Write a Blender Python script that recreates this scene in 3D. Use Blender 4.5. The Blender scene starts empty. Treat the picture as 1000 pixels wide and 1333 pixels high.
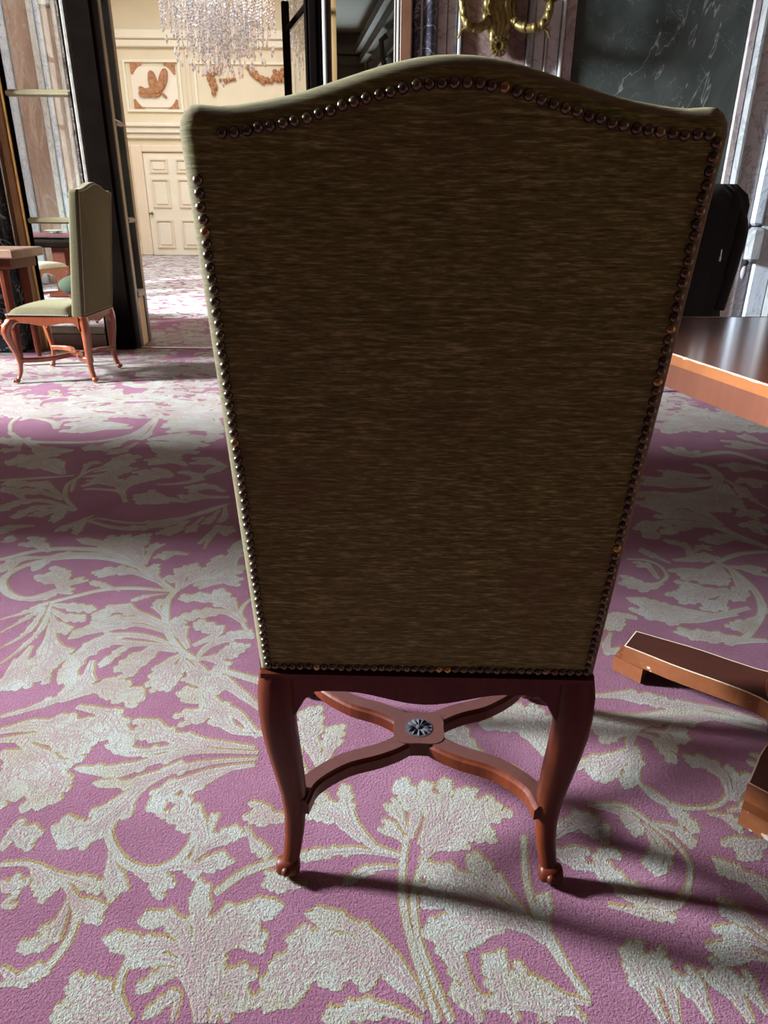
import bpy, math, random
from mathutils import Vector, Matrix
C = bpy.context.scene.collection
PI = math.pi
# ------------------------------------------------------------------ camera
CAM_H = 1.08; FPX = 912.0; TH = math.atan(395/912.); RO = .0085
ct, st = math.cos(TH), math.sin(TH)
FW = Vector((0, ct, -st)); R0 = Vector((1, 0, 0)); U0 = Vector((0, st, ct))
RT = R0*math.cos(RO) + U0*math.sin(RO)
UP = U0*math.cos(RO) - R0*math.sin(RO)
cam = bpy.data.objects.new('camera', bpy.data.cameras.new('camera')); C.objects.link(cam)
cam.data.sensor_fit = 'HORIZONTAL'; cam.data.sensor_width = 36; cam.data.lens = FPX/1000*36
cam.data.clip_start = .02
M = Matrix((RT, UP, -FW)).transposed().to_4x4(); M.translation = Vector((0, 0, CAM_H))
cam.matrix_world = M
bpy.context.scene.camera = cam
# ------------------------------------------------------------------ world, light, exposure
S = bpy.context.scene
w = bpy.data.worlds.new('daylight'); S.world = w; w.use_nodes = True
w.node_tree.nodes['Background'].inputs[0].default_value = (.72, .85, 1, 1)
w.node_tree.nodes['Background'].inputs[1].default_value = .45
S.view_settings.view_transform = 'Standard'; S.view_settings.look = 'None'
S.view_settings.exposure = 0.18; S.view_settings.gamma = 1
S.view_settings.use_curve_mapping = False
def area(name, loc, target, sx, sy, power, col):
    l = bpy.data.lights.new(name, 'AREA'); l.shape = 'RECTANGLE'; l.size = sx; l.size_y = sy
    l.energy = power; l.color = col
    o = bpy.data.objects.new(name, l); C.objects.link(o); o.location = loc
    o.rotation_euler = (Vector(target)-Vector(loc)).to_track_quat('-Z', 'Y').to_euler()
    return o
area('daylight_left_windows', (-9.2, 3.05, 4.2), (-1, 2.4, 0), 1.1, 1.9, 6000, (.86, .93, 1))
area('daylight_far_hall_lantern', (-3.6, 12.2, 6.6), (-3.6, 12.2, 0), 4.4, 7, 560, (.93, .96, 1))
area('added_fill_side_room', (-.68, 12.6, 1.5), (-.60, 9, 2.8), .7, 1.4, 60, (.85, .93, 1))  # unseen lamp added to light the side room through a hidden opening

# ------------------------------------------------------------------ rays through the photograph
def ray(x, y): return FW + RT*((x-500)/FPX) + UP*((666.5-y)/FPX)
def PZ(x, y, z=0.):
    d = ray(x, y); t = (z-CAM_H)/d.z; return Vector((d.x*t, d.y*t, z))
def PY(x, y, Y):
    d = ray(x, y); t = Y/d.y; return Vector((d.x*t, Y, CAM_H+d.z*t))
# ------------------------------------------------------------------ materials
def nodes(m):
    m.use_nodes = True; nt = m.node_tree
    return nt, nt.nodes['Principled BSDF']
def coords(nt, scale=(1, 1, 1), kind='Object', rot=(0, 0, 0)):
    tc = nt.nodes.new('ShaderNodeTexCoord'); mp = nt.nodes.new('ShaderNodeMapping')
    mp.inputs['Scale'].default_value = scale; mp.inputs['Rotation'].default_value = rot
    if kind == 'World':
        g = nt.nodes.new('ShaderNodeNewGeometry'); nt.links.new(g.outputs['Position'], mp.inputs[0])
    else: nt.links.new(tc.outputs[kind], mp.inputs[0])
    return mp.outputs[0]
def noise(nt, co, scale, detail=3, rough=.55, dist=0):
    n = nt.nodes.new('ShaderNodeTexNoise'); n.inputs['Scale'].default_value = scale
    n.inputs['Detail'].default_value = detail; n.inputs['Roughness'].default_value = rough
    n.inputs['Distortion'].default_value = dist
    if co: nt.links.new(co, n.inputs['Vector'])
    return n.outputs[0]
def ramp(nt, fac, stops):
    r = nt.nodes.new('ShaderNodeValToRGB'); e = r.color_ramp.elements
    while len(e) < len(stops): e.new(.5)
    for i, (p, c) in enumerate(stops):
        e[i].position = p; e[i].color = (*c, 1)
    nt.links.new(fac, r.inputs[0]); return r.outputs[0]
def mixc(nt, fac, a, b, mode='MIX'):
    m = nt.nodes.new('ShaderNodeMix'); m.data_type = 'RGBA'; m.blend_type = mode
    for k, v in ((0, fac), (6, a), (7, b)):
        if isinstance(v, (int, float)): m.inputs[k].default_value = v
        elif isinstance(v, tuple): m.inputs[k].default_value = (*v, 1)
        else: nt.links.new(v, m.inputs[k])
    return m.outputs[2]
def bump(nt, b, h, strength, dist=.001):
    n = nt.nodes.new('ShaderNodeBump'); n.inputs['Strength'].default_value = strength
    n.inputs['Distance'].default_value = dist; nt.links.new(h, n.inputs['Height'])
    nt.links.new(n.outputs[0], b.inputs['Normal'])
def flat(name, c, rough=.6, metal=0, var=.12, vs=6, spec=.5):
    m = bpy.data.materials.new(name); nt, b = nodes(m)
    n = noise(nt, coords(nt), vs, 4)
    col = ramp(nt, n, [(.3, tuple(x*(1-var) for x in c)), (.7, tuple(min(1, x*(1+var)) for x in c))])
    nt.links.new(col, b.inputs['Base Color'])
    b.inputs['Roughness'].default_value = rough; b.inputs['Metallic'].default_value = metal
    b.inputs['Specular IOR Level'].default_value = spec
    return m
def wood(name, a, c, rough=.3, scale=(30, 30, 2), coat=0, kind='Object', worn=None):
    m = bpy.data.materials.new(name); nt, b = nodes(m)
    n = noise(nt, coords(nt, scale, kind), 1.6, 5, .6, .6)
    n2 = noise(nt, coords(nt, (1, 1, 1), kind), 7, 2)
    col = ramp(nt, n, [(.3, a), (.7, c)])
    col = mixc(nt, n2, col, tuple(x*.75 for x in a), 'MIX') if coat < 2 else col
    if worn:
        wn = noise(nt, coords(nt, (1, 1, 1), kind), 38, 3)
        col = mixc(nt, ramp(nt, wn, [(.66, (0, 0, 0)), (.70, (1, 1, 1))]), col, worn)
    nt.links.new(col, b.inputs['Base Color']); b.inputs['Roughness'].default_value = rough
    b.inputs['Coat Weight'].default_value = min(coat, 1); b.inputs['Coat Roughness'].default_value = .12
    bump(nt, b, n, .15, .0006)
    return m
def marble(name, base, base2, vein, rough=.25, scale=1.5, vw=.018, stretch=(1, 1, 1), vmix=.8, rot=(0, 0, 0)):
    m = bpy.data.materials.new(name); nt, b = nodes(m)
    co = coords(nt, stretch, 'World', rot)
    c = ramp(nt, noise(nt, co, scale*1.7, 6, .65, .8), [(.32, base), (.68, base2)])
    v = noise(nt, co, scale, 5, .62, 1.4)
    f = ramp(nt, v, [(.5-vw*1.6, (0, 0, 0)), (.5, (vmix,)*3), (.5+vw, (0, 0, 0))])
    v2 = noise(nt, co, scale*2.6, 4, .6, 2.2)
    f2 = ramp(nt, v2, [(.47-vw*.7, (0, 0, 0)), (.47, (vmix*.7,)*3), (.47+vw*.7, (0, 0, 0))])
    c = mixc(nt, f, c, vein); c = mixc(nt, f2, c, vein)
    nt.links.new(c, b.inputs['Base Color']); b.inputs['Roughness'].default_value = max(rough, .38) if rough > .16 else rough; b.inputs['Specular IOR Level'].default_value = .2
    return m
def chenille(name, cols, amt=1.0, stain=None, sheen=.25):
    m = bpy.data.materials.new(name); nt, b = nodes(m)
    a = noise(nt, coords(nt, (26, 26, 300)), 1.0, 3, .6)
    bb = noise(nt, coords(nt, (70, 70, 560)), 1.0, 2, .6)
    big = noise(nt, coords(nt, (1, 1, 2)), 5, 3)
    ad = nt.nodes.new('ShaderNodeMath'); ad.operation = 'MULTIPLY_ADD'; ad.inputs[1].default_value = .45
    nt.links.new(bb, ad.inputs[0])
    ml = nt.nodes.new('ShaderNodeMath'); ml.operation = 'MULTIPLY_ADD'; ml.inputs[1].default_value = .55
    nt.links.new(a, ml.inputs[0]); nt.links.new(ad.outputs[0], ml.inputs[2]); 
    ad.inputs[2].default_value = 0
    c = ramp(nt, ml.outputs[0], [(.36, cols[0]), (.52, cols[1]), (.66, cols[2])])
    c = mixc(nt, ramp(nt, big, [(.35, (0,)*3), (.75, (.45,)*3)]), c, cols[3])
    if stain:
        sn = noise(nt, coords(nt, (1, 1, 1)), 4.2, 2)
        c = mixc(nt, ramp(nt, sn, [(.58, (0,)*3), (.72, (.55,)*3)]), c, stain)
    nt.links.new(c, b.inputs['Base Color']); b.inputs['Roughness'].default_value = .95
    b.inputs['Specular IOR Level'].default_value = .15
    b.inputs['Sheen Weight'].default_value = sheen; b.inputs['Sheen Roughness'].default_value = .5
    b.inputs['Sheen Tint'].default_value = (.8, .75, .45, 1)
    bump(nt, b, ml.outputs[0], .5*amt, .002)
    return m
def carpet(name, a, b2, speck=.16, far=None):
    m = bpy.data.materials.new(name); nt, b = nodes(m)
    co = coords(nt, (1, 1, 1), 'World')
    big = noise(nt, co, 7, 3, .6); fine = noise(nt, co, 300, 3, .75); mid = noise(nt, co, 60, 2, .6)
    c = ramp(nt, big, [(.35, a), (.65, b2)])
    c = mixc(nt, 1.0, c, ramp(nt, fine, [(.36, (1-speck*1.9,)*3), (.62, (1,)*3)]), 'MULTIPLY')
    if far:
        g = nt.nodes.new('ShaderNodeNewGeometry'); sx = nt.nodes.new('ShaderNodeSeparateXYZ')
        nt.links.new(g.outputs['Position'], sx.inputs[0])
        f1 = ramp(nt, noise(nt, co, 5.5, 4, .55, 1.5), [(.43, (0,)*3), (.50, (1,)*3)])
        st_ = nt.nodes.new('ShaderNodeMath'); st_.operation = 'GREATER_THAN'; st_.inputs[1].default_value = 7.6
        nt.links.new(sx.outputs[1], st_.inputs[0])
        mm = nt.nodes.new('ShaderNodeMath'); mm.operation = 'MULTIPLY'
        nt.links.new(f1, mm.inputs[0]); nt.links.new(st_.outputs[0], mm.inputs[1])
        c = mixc(nt, mm.outputs[0], c, far)  # distant leaf pattern; its pale colour also paints in the hall floor's glare
    nt.links.new(c, b.inputs['Base Color']); b.inputs['Roughness'].default_value = 1
    b.inputs['Specular IOR Level'].default_value = .08
    b.inputs['Sheen Weight'].default_value = .22; b.inputs['Sheen Roughness'].default_value = .45
    ad = nt.nodes.new('ShaderNodeMath'); ad.operation = 'ADD'
    f3 = noise(nt, co, 190, 2, .7); nt.links.new(f3, ad.inputs[0]); nt.links.new(fine, ad.inputs[1])
    bump(nt, b, ad.outputs[0], 1, .0075)
    return m
MAUVE = carpet('carpet_mauve', (.275, .088, .160), (.325, .120, .205), .22, (.60, .60, .58))
LEAF = carpet('carpet_leaf', (.385, .345, .26), (.455, .465, .425), .24)
GOLD = carpet('carpet_outline', (.29, .18, .065), (.36, .26, .12), .2)
VEIN = carpet('carpet_vein', (.36, .24, .25), (.38, .28, .27), .15)
OLIVE = chenille('olive_chenille', [(.066, .066, .019), (.150, .152, .045), (.36, .35, .155), (.125, .108, .038)], 1, (.12, .060, .032), .12)
OLIVE_EDGE = chenille('olive_edge', [(.085, .070, .038), (.13, .108, .060), (.19, .16, .095), (.11, .085, .048)], .5, None, .25)
OLIVE2 = chenille('pale_olive_velvet', [(.065, .055, .028), (.09, .075, .04), (.115, .095, .053), (.08, .067, .036)], .3, None, .3)
BROWNLEATHER = flat('brown_leather', (.09, .045, .03), .4, 0, .2)
DARKLEATHER = flat('dark_leather', (.035, .025, .022), .45, 0, .2)
TAPESTRY = marble('tapestry_seat', (.45, .42, .32), (.38, .40, .28), (.35, .15, .13), .9, 16, .03)
DKGREEN = flat('dark_green_velvet', (.03, .045, .025), .9, 0, .2)
MAHO = wood('mahogany', (.075, .012, .004), (.145, .030, .008), .42, (26, 26, 3), 0)
MAHO.node_tree.nodes['Principled BSDF'].inputs['Specular IOR Level'].default_value = .22
MAHO_TOP = wood('dusty_mahogany', (.075, .024, .02), (.105, .036, .028), .7, (26, 26, 26), 0)
MAHO_TOP.node_tree.nodes['Principled BSDF'].inputs['Specular IOR Level'].default_value = .25
MAHO_L = wood('light_mahogany', (.24, .052, .018), (.36, .095, .030), .3, (26, 26, 3), .6)
TABLEWOOD = wood('polished_table_top', (.26, .07, .028), (.38, .115, .04), .16, (3, 30, 30), 1)
TABLEEDGE = wood('orange_table_edge', (.38, .12, .028), (.48, .175, .045), .45, (14, 14, 14), .4)
TABLEAPRON = wood('veneer_apron', (.17, .042, .014), (.23, .066, .022), .55, (60, 60, 1.5), .3)
WORN = flat('pale_worn_edge', (.75, .62, .45), .6, 0, .1)
PEDTOP = wood('dark_pedestal_top', (.055, .014, .008), (.075, .021, .012), .5, (4, 30, 30), .05)
PEDSIDE = wood('worn_pedestal_side', (.24, .075, .026), (.33, .115, .04), .45, (4, 30, 30), .3, worn=(.6, .5, .38))
NAIL = bpy.data.materials.new('bronze_nail'); nt_, b_ = nodes(NAIL)
oi = nt_.nodes.new('ShaderNodeObjectInfo')
nt_.links.new(ramp(nt_, oi.outputs['Random'], [(0, (.09, .072, .05)), (.94, (.15, .12, .075)), (.975, (.42, .27, .10))]), b_.inputs['Base Color'])
b_.inputs['Metallic'].default_value = .75; b_.inputs['Roughness'].default_value = .25
ROSETTE = flat('dark_rosette', (.045, .042, .052), .75, 0, .2, 6, .15)
CREAM = flat('cream_paint', (.74, .66, .48), .7, 0, .03, 2)
CREAM_L = flat('light_cream_paint', (.82, .77, .62), .65, 0, .03, 2)
CREAM_P = flat('pinkish_cream_paint', (.78, .66, .50), .7, 0, .04, 2)
TERRA = flat('terracotta_relief', (.42, .20, .09), .7, 0, .35, 14)
DARKWOOD = flat('ebonised_wood', (.005, .0035, .003), .85, 0, .2, 6, .0)
BROWNWOOD = wood('brown_door_wood', (.14, .065, .035), (.20, .095, .05), .4, (20, 20, 2), .3)
OAK = wood('honey_oak', (.60, .34, .15), (.75, .46, .22), .45, (20, 20, 2), .2)
BRONZE = flat('grey_bronze', (.11, .11, .10), .4, .4, .2)
GILT = flat('gilt_moulding', (.62, .42, .16), .32, .8, .25)
BRASS = flat('old_brass', (.20, .145, .05), .45, .8, .45, 30)
WHITELINE = flat('pale_stone_bead', (.45, .46, .43), .7, 0, .08, 6, .2)
M_BLUE = marble('blue_black_marble', (.035, .035, .05), (.09, .085, .11), (.45, .45, .52), .16, 3, .02)
M_BLACK = marble('black_marble', (.008, .01, .012), (.03, .032, .036), (.35, .35, .4), .12, 2.2, .012)
M_PINK = marble('pink_grey_marble', (.38, .33, .33), (.50, .46, .45), (.22, .17, .19), .25, 3, .02)
M_LIGHT = marble('pale_veined_marble', (.50, .49, .50), (.60, .60, .61), (.25, .23, .27), .22, 3, .016)
M_BLUEW = marble('bluish_white_marble', (.48, .55, .62), (.62, .68, .74), (.28, .33, .40), .2, 5, .02, (1, 1, .5))
M_BROWN = marble('brown_breccia', (.20, .13, .115), (.30, .22, .20), (.12, .07, .07), .25, 5, .03)
M_GREEN = marble('dark_green_marble', (.030, .040, .036), (.080, .092, .086), (.38, .38, .36), .5, .85, .0045, (1, 1, .75), .6, (0, .9, 0))
M_BEAD = marble('soft_grey_marble', (.26, .27, .27), (.34, .35, .35), (.18, .19, .2), .5, 4, .03, (1, 1, .5))
M_ROSE = marble('rose_brown_marble', (.30, .20, .15), (.42, .32, .25), (.48, .40, .34), .3, 2.5, .03, (1, 1, .3))
M_GREY = marble('grey_white_marble', (.52, .54, .50), (.62, .64, .60), (.34, .35, .35), .3, 4, .03, (1, 1, .5))
PLASTER = flat('grey_plaster', (.50, .51, .49), .9, 0, .03)
ROOMPAINT = flat('room_wall', (.40, .30, .22), .8, 0, .05)
BLACKCLOTH = flat('black_cloth', (.008, .008, .010), .9, 0, .2)
PLASTIC = flat('grey_plastic', (.35, .36, .38), .25, 0, .1)
STEEL = flat('bright_metal', (.7, .7, .7), .3, 1, .05)
BLACKIRON = flat('black_iron', (.02, .02, .02), .5, .5, .1)
PINKCLOTH = flat('pink_cloth', (.55, .25, .28), .8, 0, .1)
CRYSTAL = bpy.data.materials.new('crystal'); nt_, b_ = nodes(CRYSTAL)
b_.inputs['Base Color'].default_value = (.93, .93, .95, 1); b_.inputs['Roughness'].default_value = .08
b_.inputs['Transmission Weight'].default_value = .2; b_.inputs['Specular IOR Level'].default_value = 1
nt_.links.new(ramp(nt_, noise(nt_, coords(nt_), 34, 2), [(.44, (.5, .5, .52)), (.52, (1, 1, 1))]), b_.inputs['Base Color'])  # bright and dull patches paint sparkle into the crystal colour
GLASS = bpy.data.materials.new('clear_glass'); GLASS.use_nodes = True; nt_ = GLASS.node_tree
for n_ in list(nt_.nodes): nt_.nodes.remove(n_)
o_ = nt_.nodes.new('ShaderNodeOutputMaterial'); mx = nt_.nodes.new('ShaderNodeMixShader')
t_ = nt_.nodes.new('ShaderNodeBsdfTransparent'); g_ = nt_.nodes.new('ShaderNodeBsdfGlossy')
t_.inputs[0].default_value = (.93, .95, .93, 1); g_.inputs['Roughness'].default_value = .02
fr = nt_.nodes.new('ShaderNodeLayerWeight'); fr.inputs[0].default_value = .5
pw = nt_.nodes.new('ShaderNodeMath'); pw.operation = 'POWER'; pw.inputs[1].default_value = 5; nt_.links.new(fr.outputs['Facing'], pw.inputs[0])
ml_ = nt_.nodes.new('ShaderNodeMath'); ml_.operation = 'MULTIPLY_ADD'; ml_.inputs[1].default_value = .45; ml_.inputs[2].default_value = .03; nt_.links.new(pw.outputs[0], ml_.inputs[0])
nt_.links.new(ml_.outputs[0], mx.inputs[0]); nt_.links.new(t_.outputs[0], mx.inputs[1]); nt_.links.new(g_.outputs[0], mx.inputs[2])
nt_.links.new(mx.outputs[0], o_.inputs[0])
# ------------------------------------------------------------------ mesh helpers
PIPE = flat('pale_piping', (.24, .22, .15), .8, 0, .1)
class MB:
    def __init__(s): s.v = []; s.f = []; s.mi = []
    def add(s, vs, fs, mi=0):
        o = len(s.v); s.v += [tuple(p) for p in vs]; s.f += [tuple(i+o for i in f) for f in fs]; s.mi += [mi]*len(fs)
        return s
    def box(s, x0, x1, y0, y1, z0, z1, mi=0, b=0):
        if b:
            r = min(b, (x1-x0)/3, (y1-y0)/3, (z1-z0)/3)
            vs = []; 
            for z, i in ((z0, r), (z0+r, 0), (z1-r, 0), (z1, r)):
                j = r
                vs += [(x0+i+j*0, y0+i+j, z), (x0+i+j, y0+i, z), (x1-i-j, y0+i, z), (x1-i, y0+i+j, z),
                       (x1-i, y1-i-j, z), (x1-i-j, y1-i, z), (x0+i+j, y1-i, z), (x0+i, y1-i-j, z)]
            fs = [tuple(range(7, -1, -1)), tuple(range(24, 32))]
            for k in range(3):
                for q in range(8): fs.append((k*8+q, k*8+(q+1) % 8, k*8+8+(q+1) % 8, k*8+8+q))
            return s.add(vs, fs, mi)
        v = [(x0, y0, z0), (x1, y0, z0), (x1, y1, z0), (x0, y1, z0), (x0, y0, z1), (x1, y0, z1), (x1, y1, z1), (x0, y1, z1)]
        return s.add(v, [(3, 2, 1, 0), (4, 5, 6, 7), (0, 1, 5, 4), (1, 2, 6, 5), (2, 3, 7, 6), (3, 0, 4, 7)], mi)
    def prism(s, pts, z0, z1, mi=0, side=None):
        n = len(pts); v = [(p[0], p[1], z0) for p in pts] + [(p[0], p[1], z1) for p in pts]
        s.add(v, [tuple(range(n-1, -1, -1)), tuple(range(n, 2*n))], mi)
        o = len(s.v)-2*n
        for i in range(n):
            s.f.append((o+i, o+(i+1) % n, o+n+(i+1) % n, o+n+i)); s.mi.append(mi if side is None else side)
        return s
    def prism_xz(s, pts, y0, y1, mi=0):
        n = len(pts); v = [(p[0], y0, p[1]) for p in pts] + [(p[0], y1, p[1]) for p in pts]
        return s.add(v, [tuple(range(n)), tuple(range(2*n-1, n-1, -1))] + [((i+1) % n, i, n+i, n+(i+1) % n) for i in range(n)], mi)
    def rings(s, rs, mi=0, caps=True):
        n = len(rs[0]); vs = [p for r in rs for p in r]; fs = []
        for k in range(len(rs)-1):
            for q in range(n): fs.append((k*n+q, k*n+(q+1) % n, (k+1)*n+(q+1) % n, (k+1)*n+q))
        if caps: fs += [tuple(range(n-1, -1, -1)), tuple(range((len(rs)-1)*n, len(rs)*n))]
        return s.add(vs, fs, mi)
    def lathe(s, prof, c=(0, 0, 0), n=16, mi=0):
        return s.rings([[(c[0]+r*math.cos(2*PI*q/n), c[1]+r*math.sin(2*PI*q/n), c[2]+z) for q in range(n)] for r, z in prof], mi)
    def tube(s, pts, rad, n=8, mi=0):
        P = [Vector(p) for p in pts]; rs = []; up = None
        for i, p in enumerate(P):
            d = (P[min(i+1, len(P)-1)]-P[max(i-1, 0)]).normalized()
            if up is None: up = Vector((0, 0, 1)) if abs(d.z) < .9 else Vector((1, 0, 0))
            a = d.cross(up).normalized(); b = a.cross(d).normalized(); up = b
            r = rad[i] if isinstance(rad, (list, tuple)) else rad
            rs.append([tuple(p + a*(r*math.cos(2*PI*q/n)) + b*(r*math.sin(2*PI*q/n))) for q in range(n)])
        return s.rings(rs, mi)
    def ball(s, c, r, n=10, sc=(1, 1, 1), mi=0):
        m = max(4, n//2+1)
        return s.rings([[(c[0]+r*sc[0]*math.sin(PI*(k+.02)/(m+.04))*math.cos(2*PI*q/n), c[1]+r*sc[1]*math.sin(PI*(k+.02)/(m+.04))*math.sin(2*PI*q/n), c[2]-r*sc[2]*math.cos(PI*k/m)) for q in range(n)] for k in range(m+1)], mi)
    def mesh(s, name, mats, smooth=False, angle=35):
        me = bpy.data.meshes.new(name); me.from_pydata(s.v, [], s.f)
        for m in (mats if isinstance(mats, (list, tuple)) else [mats]): me.materials.append(m)
        me.polygons.foreach_set('material_index', s.mi)
        if smooth:
            me.polygons.foreach_set('use_smooth', [True]*len(s.f)); me.update()
            try: me.set_sharp_from_angle(angle=math.radians(angle))
            except Exception: pass
        me.update(); return me
    def build(s, name, mats, parent=None, smooth=False, loc=None, angle=35):
        o = bpy.data.objects.new(name, s.mesh(name, mats, smooth, angle)); C.objects.link(o)
        if parent: o.parent = parent
        if loc is not None: o.location = loc
        return o
def link(name, me, parent=None, loc=(0, 0, 0), rot=(0, 0, 0), scale=(1, 1, 1)):
    o = bpy.data.objects.new(name, me); C.objects.link(o); o.parent = parent
    o.location = loc; o.rotation_euler = rot; o.scale = scale; return o
def tag(o, label, cat, group=None, kind=None):
    o['label'] = label; o['category'] = cat
    if group: o['group'] = group
    if kind: o['kind'] = kind
    return o
def struct(o, label=None):
    o['kind'] = 'structure'
    if label: o['label'] = label
    return o
def thing(name, label, cat, loc=(0, 0, 0), rz=0, group=None):
    o = bpy.data.objects.new(name, None); C.objects.link(o); o.location = loc; o.rotation_euler = (0, 0, rz)
    o.empty_display_size = .1
    return tag(o, label, cat, group)
def cat_rom(P, n=6):
    P = [Vector(p) for p in P]
    if len(P) == 2: P = [P[0], (P[0]+P[1])/2, P[1]]
    Q = [P[0]*2-P[1]] + P + [P[-1]*2-P[-2]]; out = []
    for i in range(1, len(Q)-2):
        for k in range(n):
            t = k/n; a, b, c, d = Q[i-1], Q[i], Q[i+1], Q[i+2]
            out.append(.5*((2*b)+(c-a)*t+(2*a-5*b+4*c-d)*t*t+(3*b-a-3*c+d)*t**3))
    out.append(P[-1]); return out
# ================================================================== SETTING
YW = 5.85
def wx(x, y=10, Y=YW): return PY(x, y, Y).x
# --- floor with woven pattern
CROPS = {'A': (0, 860, 2.5), 'B': (370, 900, 2.5), 'C': (700, 900, 3.08), 'D': (0, 620, 2.941), 'F': (760, 500, 3.703), 'E': (0, 480, 3.125)}
ST = {}
ST['A'] = [(40,[(840,300),(650,295),(520,320),(380,360),(240,352)]),(36,[(840,320),(700,330),(560,360),(430,400),(300,400)]),(50,[(830,340),(700,360),(590,400),(520,440),(510,500)]),
(88,[(600,330),(470,400),(380,480),(270,560),(165,540)]),(60,[(480,400),(380,500),(300,560),(245,605)]),(40,[(760,350),(650,400),(595,425)]),(46,[(830,285),(700,270),(560,250),(455,190)]),(60,[(640,290),(560,250),(490,230),(440,220)]),(30,[(700,290),(600,280),(440,300),(340,275)]),
(-22,[(370,480),(350,560),(395,650),(480,685),(565,660),(620,600),(640,540)]),(86,[(640,640),(655,560),(600,500),(560,480)]),(60,[(360,620),(365,700),(385,765)]),(56,[(440,690),(500,710),(540,750)]),(50,[(560,670),(660,670),(745,640)]),(50,[(620,650),(700,590),(790,550)]),(28,[(680,600),(690,530),(700,500)]),(40,[(500,690),(600,670),(650,700)]),
(60,[(640,1180),(620,960),(560,850),(445,850)]),(60,[(640,1020),(560,930),(450,930),(330,905)]),(50,[(620,1000),(520,970),(400,980)]),(44,[(640,1150),(590,1020),(520,1030),(440,1085)]),(36,[(560,1180),(570,1090),(460,1170)]),(70,[(650,1180),(650,900),(650,710)]),(40,[(640,1180),(610,1000),(600,900)]),
(80,[(660,1180),(680,920),(760,830),(925,800)]),(80,[(670,960),(740,900),(850,870)]),(60,[(690,980),(770,910),(860,920)]),(90,[(690,1180),(730,1050),(810,1060)]),(60,[(660,1180),(700,1000),(720,900)]),(70,[(740,1180),(740,1130),(800,1100)]),
(90,[(420,1180),(350,1110),(210,1065)]),(70,[(400,1180),(300,1170),(160,1160)]),(-20,[(430,960),(390,1040),(380,1180)]),
(-20,[(0,665),(100,665),(190,710),(245,790),(235,880),(180,970),(100,1040),(0,1055)]),(60,[(100,665),(130,700),(165,770)]),(40,[(160,690),(260,720),(335,745)]),(60,[(220,740),(260,800),(335,830)]),(50,[(225,780),(170,900),(50,945)]),(40,[(230,760),(190,850),(130,890)]),(50,[(0,1000),(60,1040),(150,1000)]),
(60,[(0,620),(50,560),(115,590)]),(50,[(0,720),(30,740),(60,720)]),(40,[(0,800),(30,790)]),
(90,[(0,230),(120,210),(240,230),(345,215)]),(70,[(0,260),(180,250),(290,300)]),(40,[(0,185),(120,150),(220,105),(240,30)]),(60,[(200,130),(330,90),(470,130)]),(60,[(250,150),(350,180),(420,300)]),(110,[(0,300),(60,330),(50,460)]),(90,[(60,260),(170,350),(120,490)]),(60,[(140,300),(190,390),(170,430)]),
(54,[(860,240),(750,220),(680,130),(570,105)]),(50,[(840,250),(760,170),(640,180),(600,190)]),(-12,[(850,75),(720,32)]),(50,[(850,160),(740,80),(690,90)]),(60,[(300,0),(280,60),(250,100)]),(60,[(540,0),(550,50),(520,100)]),(50,[(600,0),(630,40),(660,60)]),(40,[(480,0),(430,30),(400,40)]),(70,[(160,0),(130,40),(120,70)]),
(110,[(1000,860),(960,960),(860,1150)]),(60,[(1000,960),(960,1060),(930,1110)]),(36,[(800,540),(830,600),(880,640)]),(-22,[(700,760),(780,700),(880,660),(1000,630)]),(60,[(960,520),(880,510),(815,490)]),(50,[(1000,730),(930,730),(860,710)])]
ST['B'] = [(-22,[(500,1080),(450,930),(410,800),(385,680),(385,560),(400,470)]),(-20,[(545,1080),(480,930),(430,780),(425,640),(470,520)]),(70,[(410,480),(425,380),(365,290)]),(46,[(400,460),(370,400),(345,365)]),(44,[(400,500),(360,460),(325,440)]),(60,[(440,500),(480,400),(450,290)]),(50,[(450,490),(520,380),(520,280)]),(60,[(450,500),(560,400),(600,310)]),(84,[(450,510),(580,420),(710,370)]),(60,[(450,530),(560,460),(690,465)]),(50,[(440,560),(500,500),(600,490)]),
(-18,[(380,540),(280,500),(230,430),(190,320)]),(50,[(290,500),(210,430),(90,330)]),(50,[(250,490),(160,410),(60,390)]),(44,[(240,470),(210,390),(190,300)]),(34,[(375,540),(240,520),(120,530),(30,550)]),(30,[(370,575),(280,580),(190,630)]),
(70,[(850,820),(700,700),(560,610),(445,590)]),(80,[(840,800),(690,700),(540,670),(440,665)]),(90,[(830,790),(700,745),(600,750),(550,820)]),(70,[(780,760),(650,760),(590,740),(530,770)]),(64,[(830,780),(700,640),(595,530)]),(50,[(720,780),(640,790),(560,830)]),(-20,[(990,1000),(900,880),(850,800),(810,700),(785,600),(780,470)]),(46,[(860,810),(850,720),(840,660)]),
(60,[(440,980),(340,850),(200,760),(65,725)]),(60,[(430,970),(300,860),(150,810),(0,810)]),(90,[(400,950),(240,860),(110,960)]),(80,[(400,950),(310,890),(225,950)]),(90,[(230,850),(90,870),(0,990)]),(60,[(460,1040),(400,960),(335,905)]),(60,[(450,1080),(300,1035),(120,1070)]),
(70,[(640,1080),(600,960),(520,820),(460,760)]),(80,[(760,1080),(700,960),(680,850)]),(80,[(880,1080),(790,990),(740,910)]),(40,[(900,1040),(700,1020),(560,990)]),(50,[(1000,1020),(880,990),(800,950)]),(50,[(640,1080),(600,1020),(540,960)]),
(80,[(120,260),(85,150),(85,50)]),(60,[(110,260),(150,180),(170,110)]),(60,[(70,270),(30,200),(30,110)]),(90,[(650,220),(580,170),(520,120)]),(110,[(860,210),(780,110),(680,80)]),(60,[(870,190),(850,110),(790,50)]),(40,[(800,290),(760,270),(715,260)])]
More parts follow.
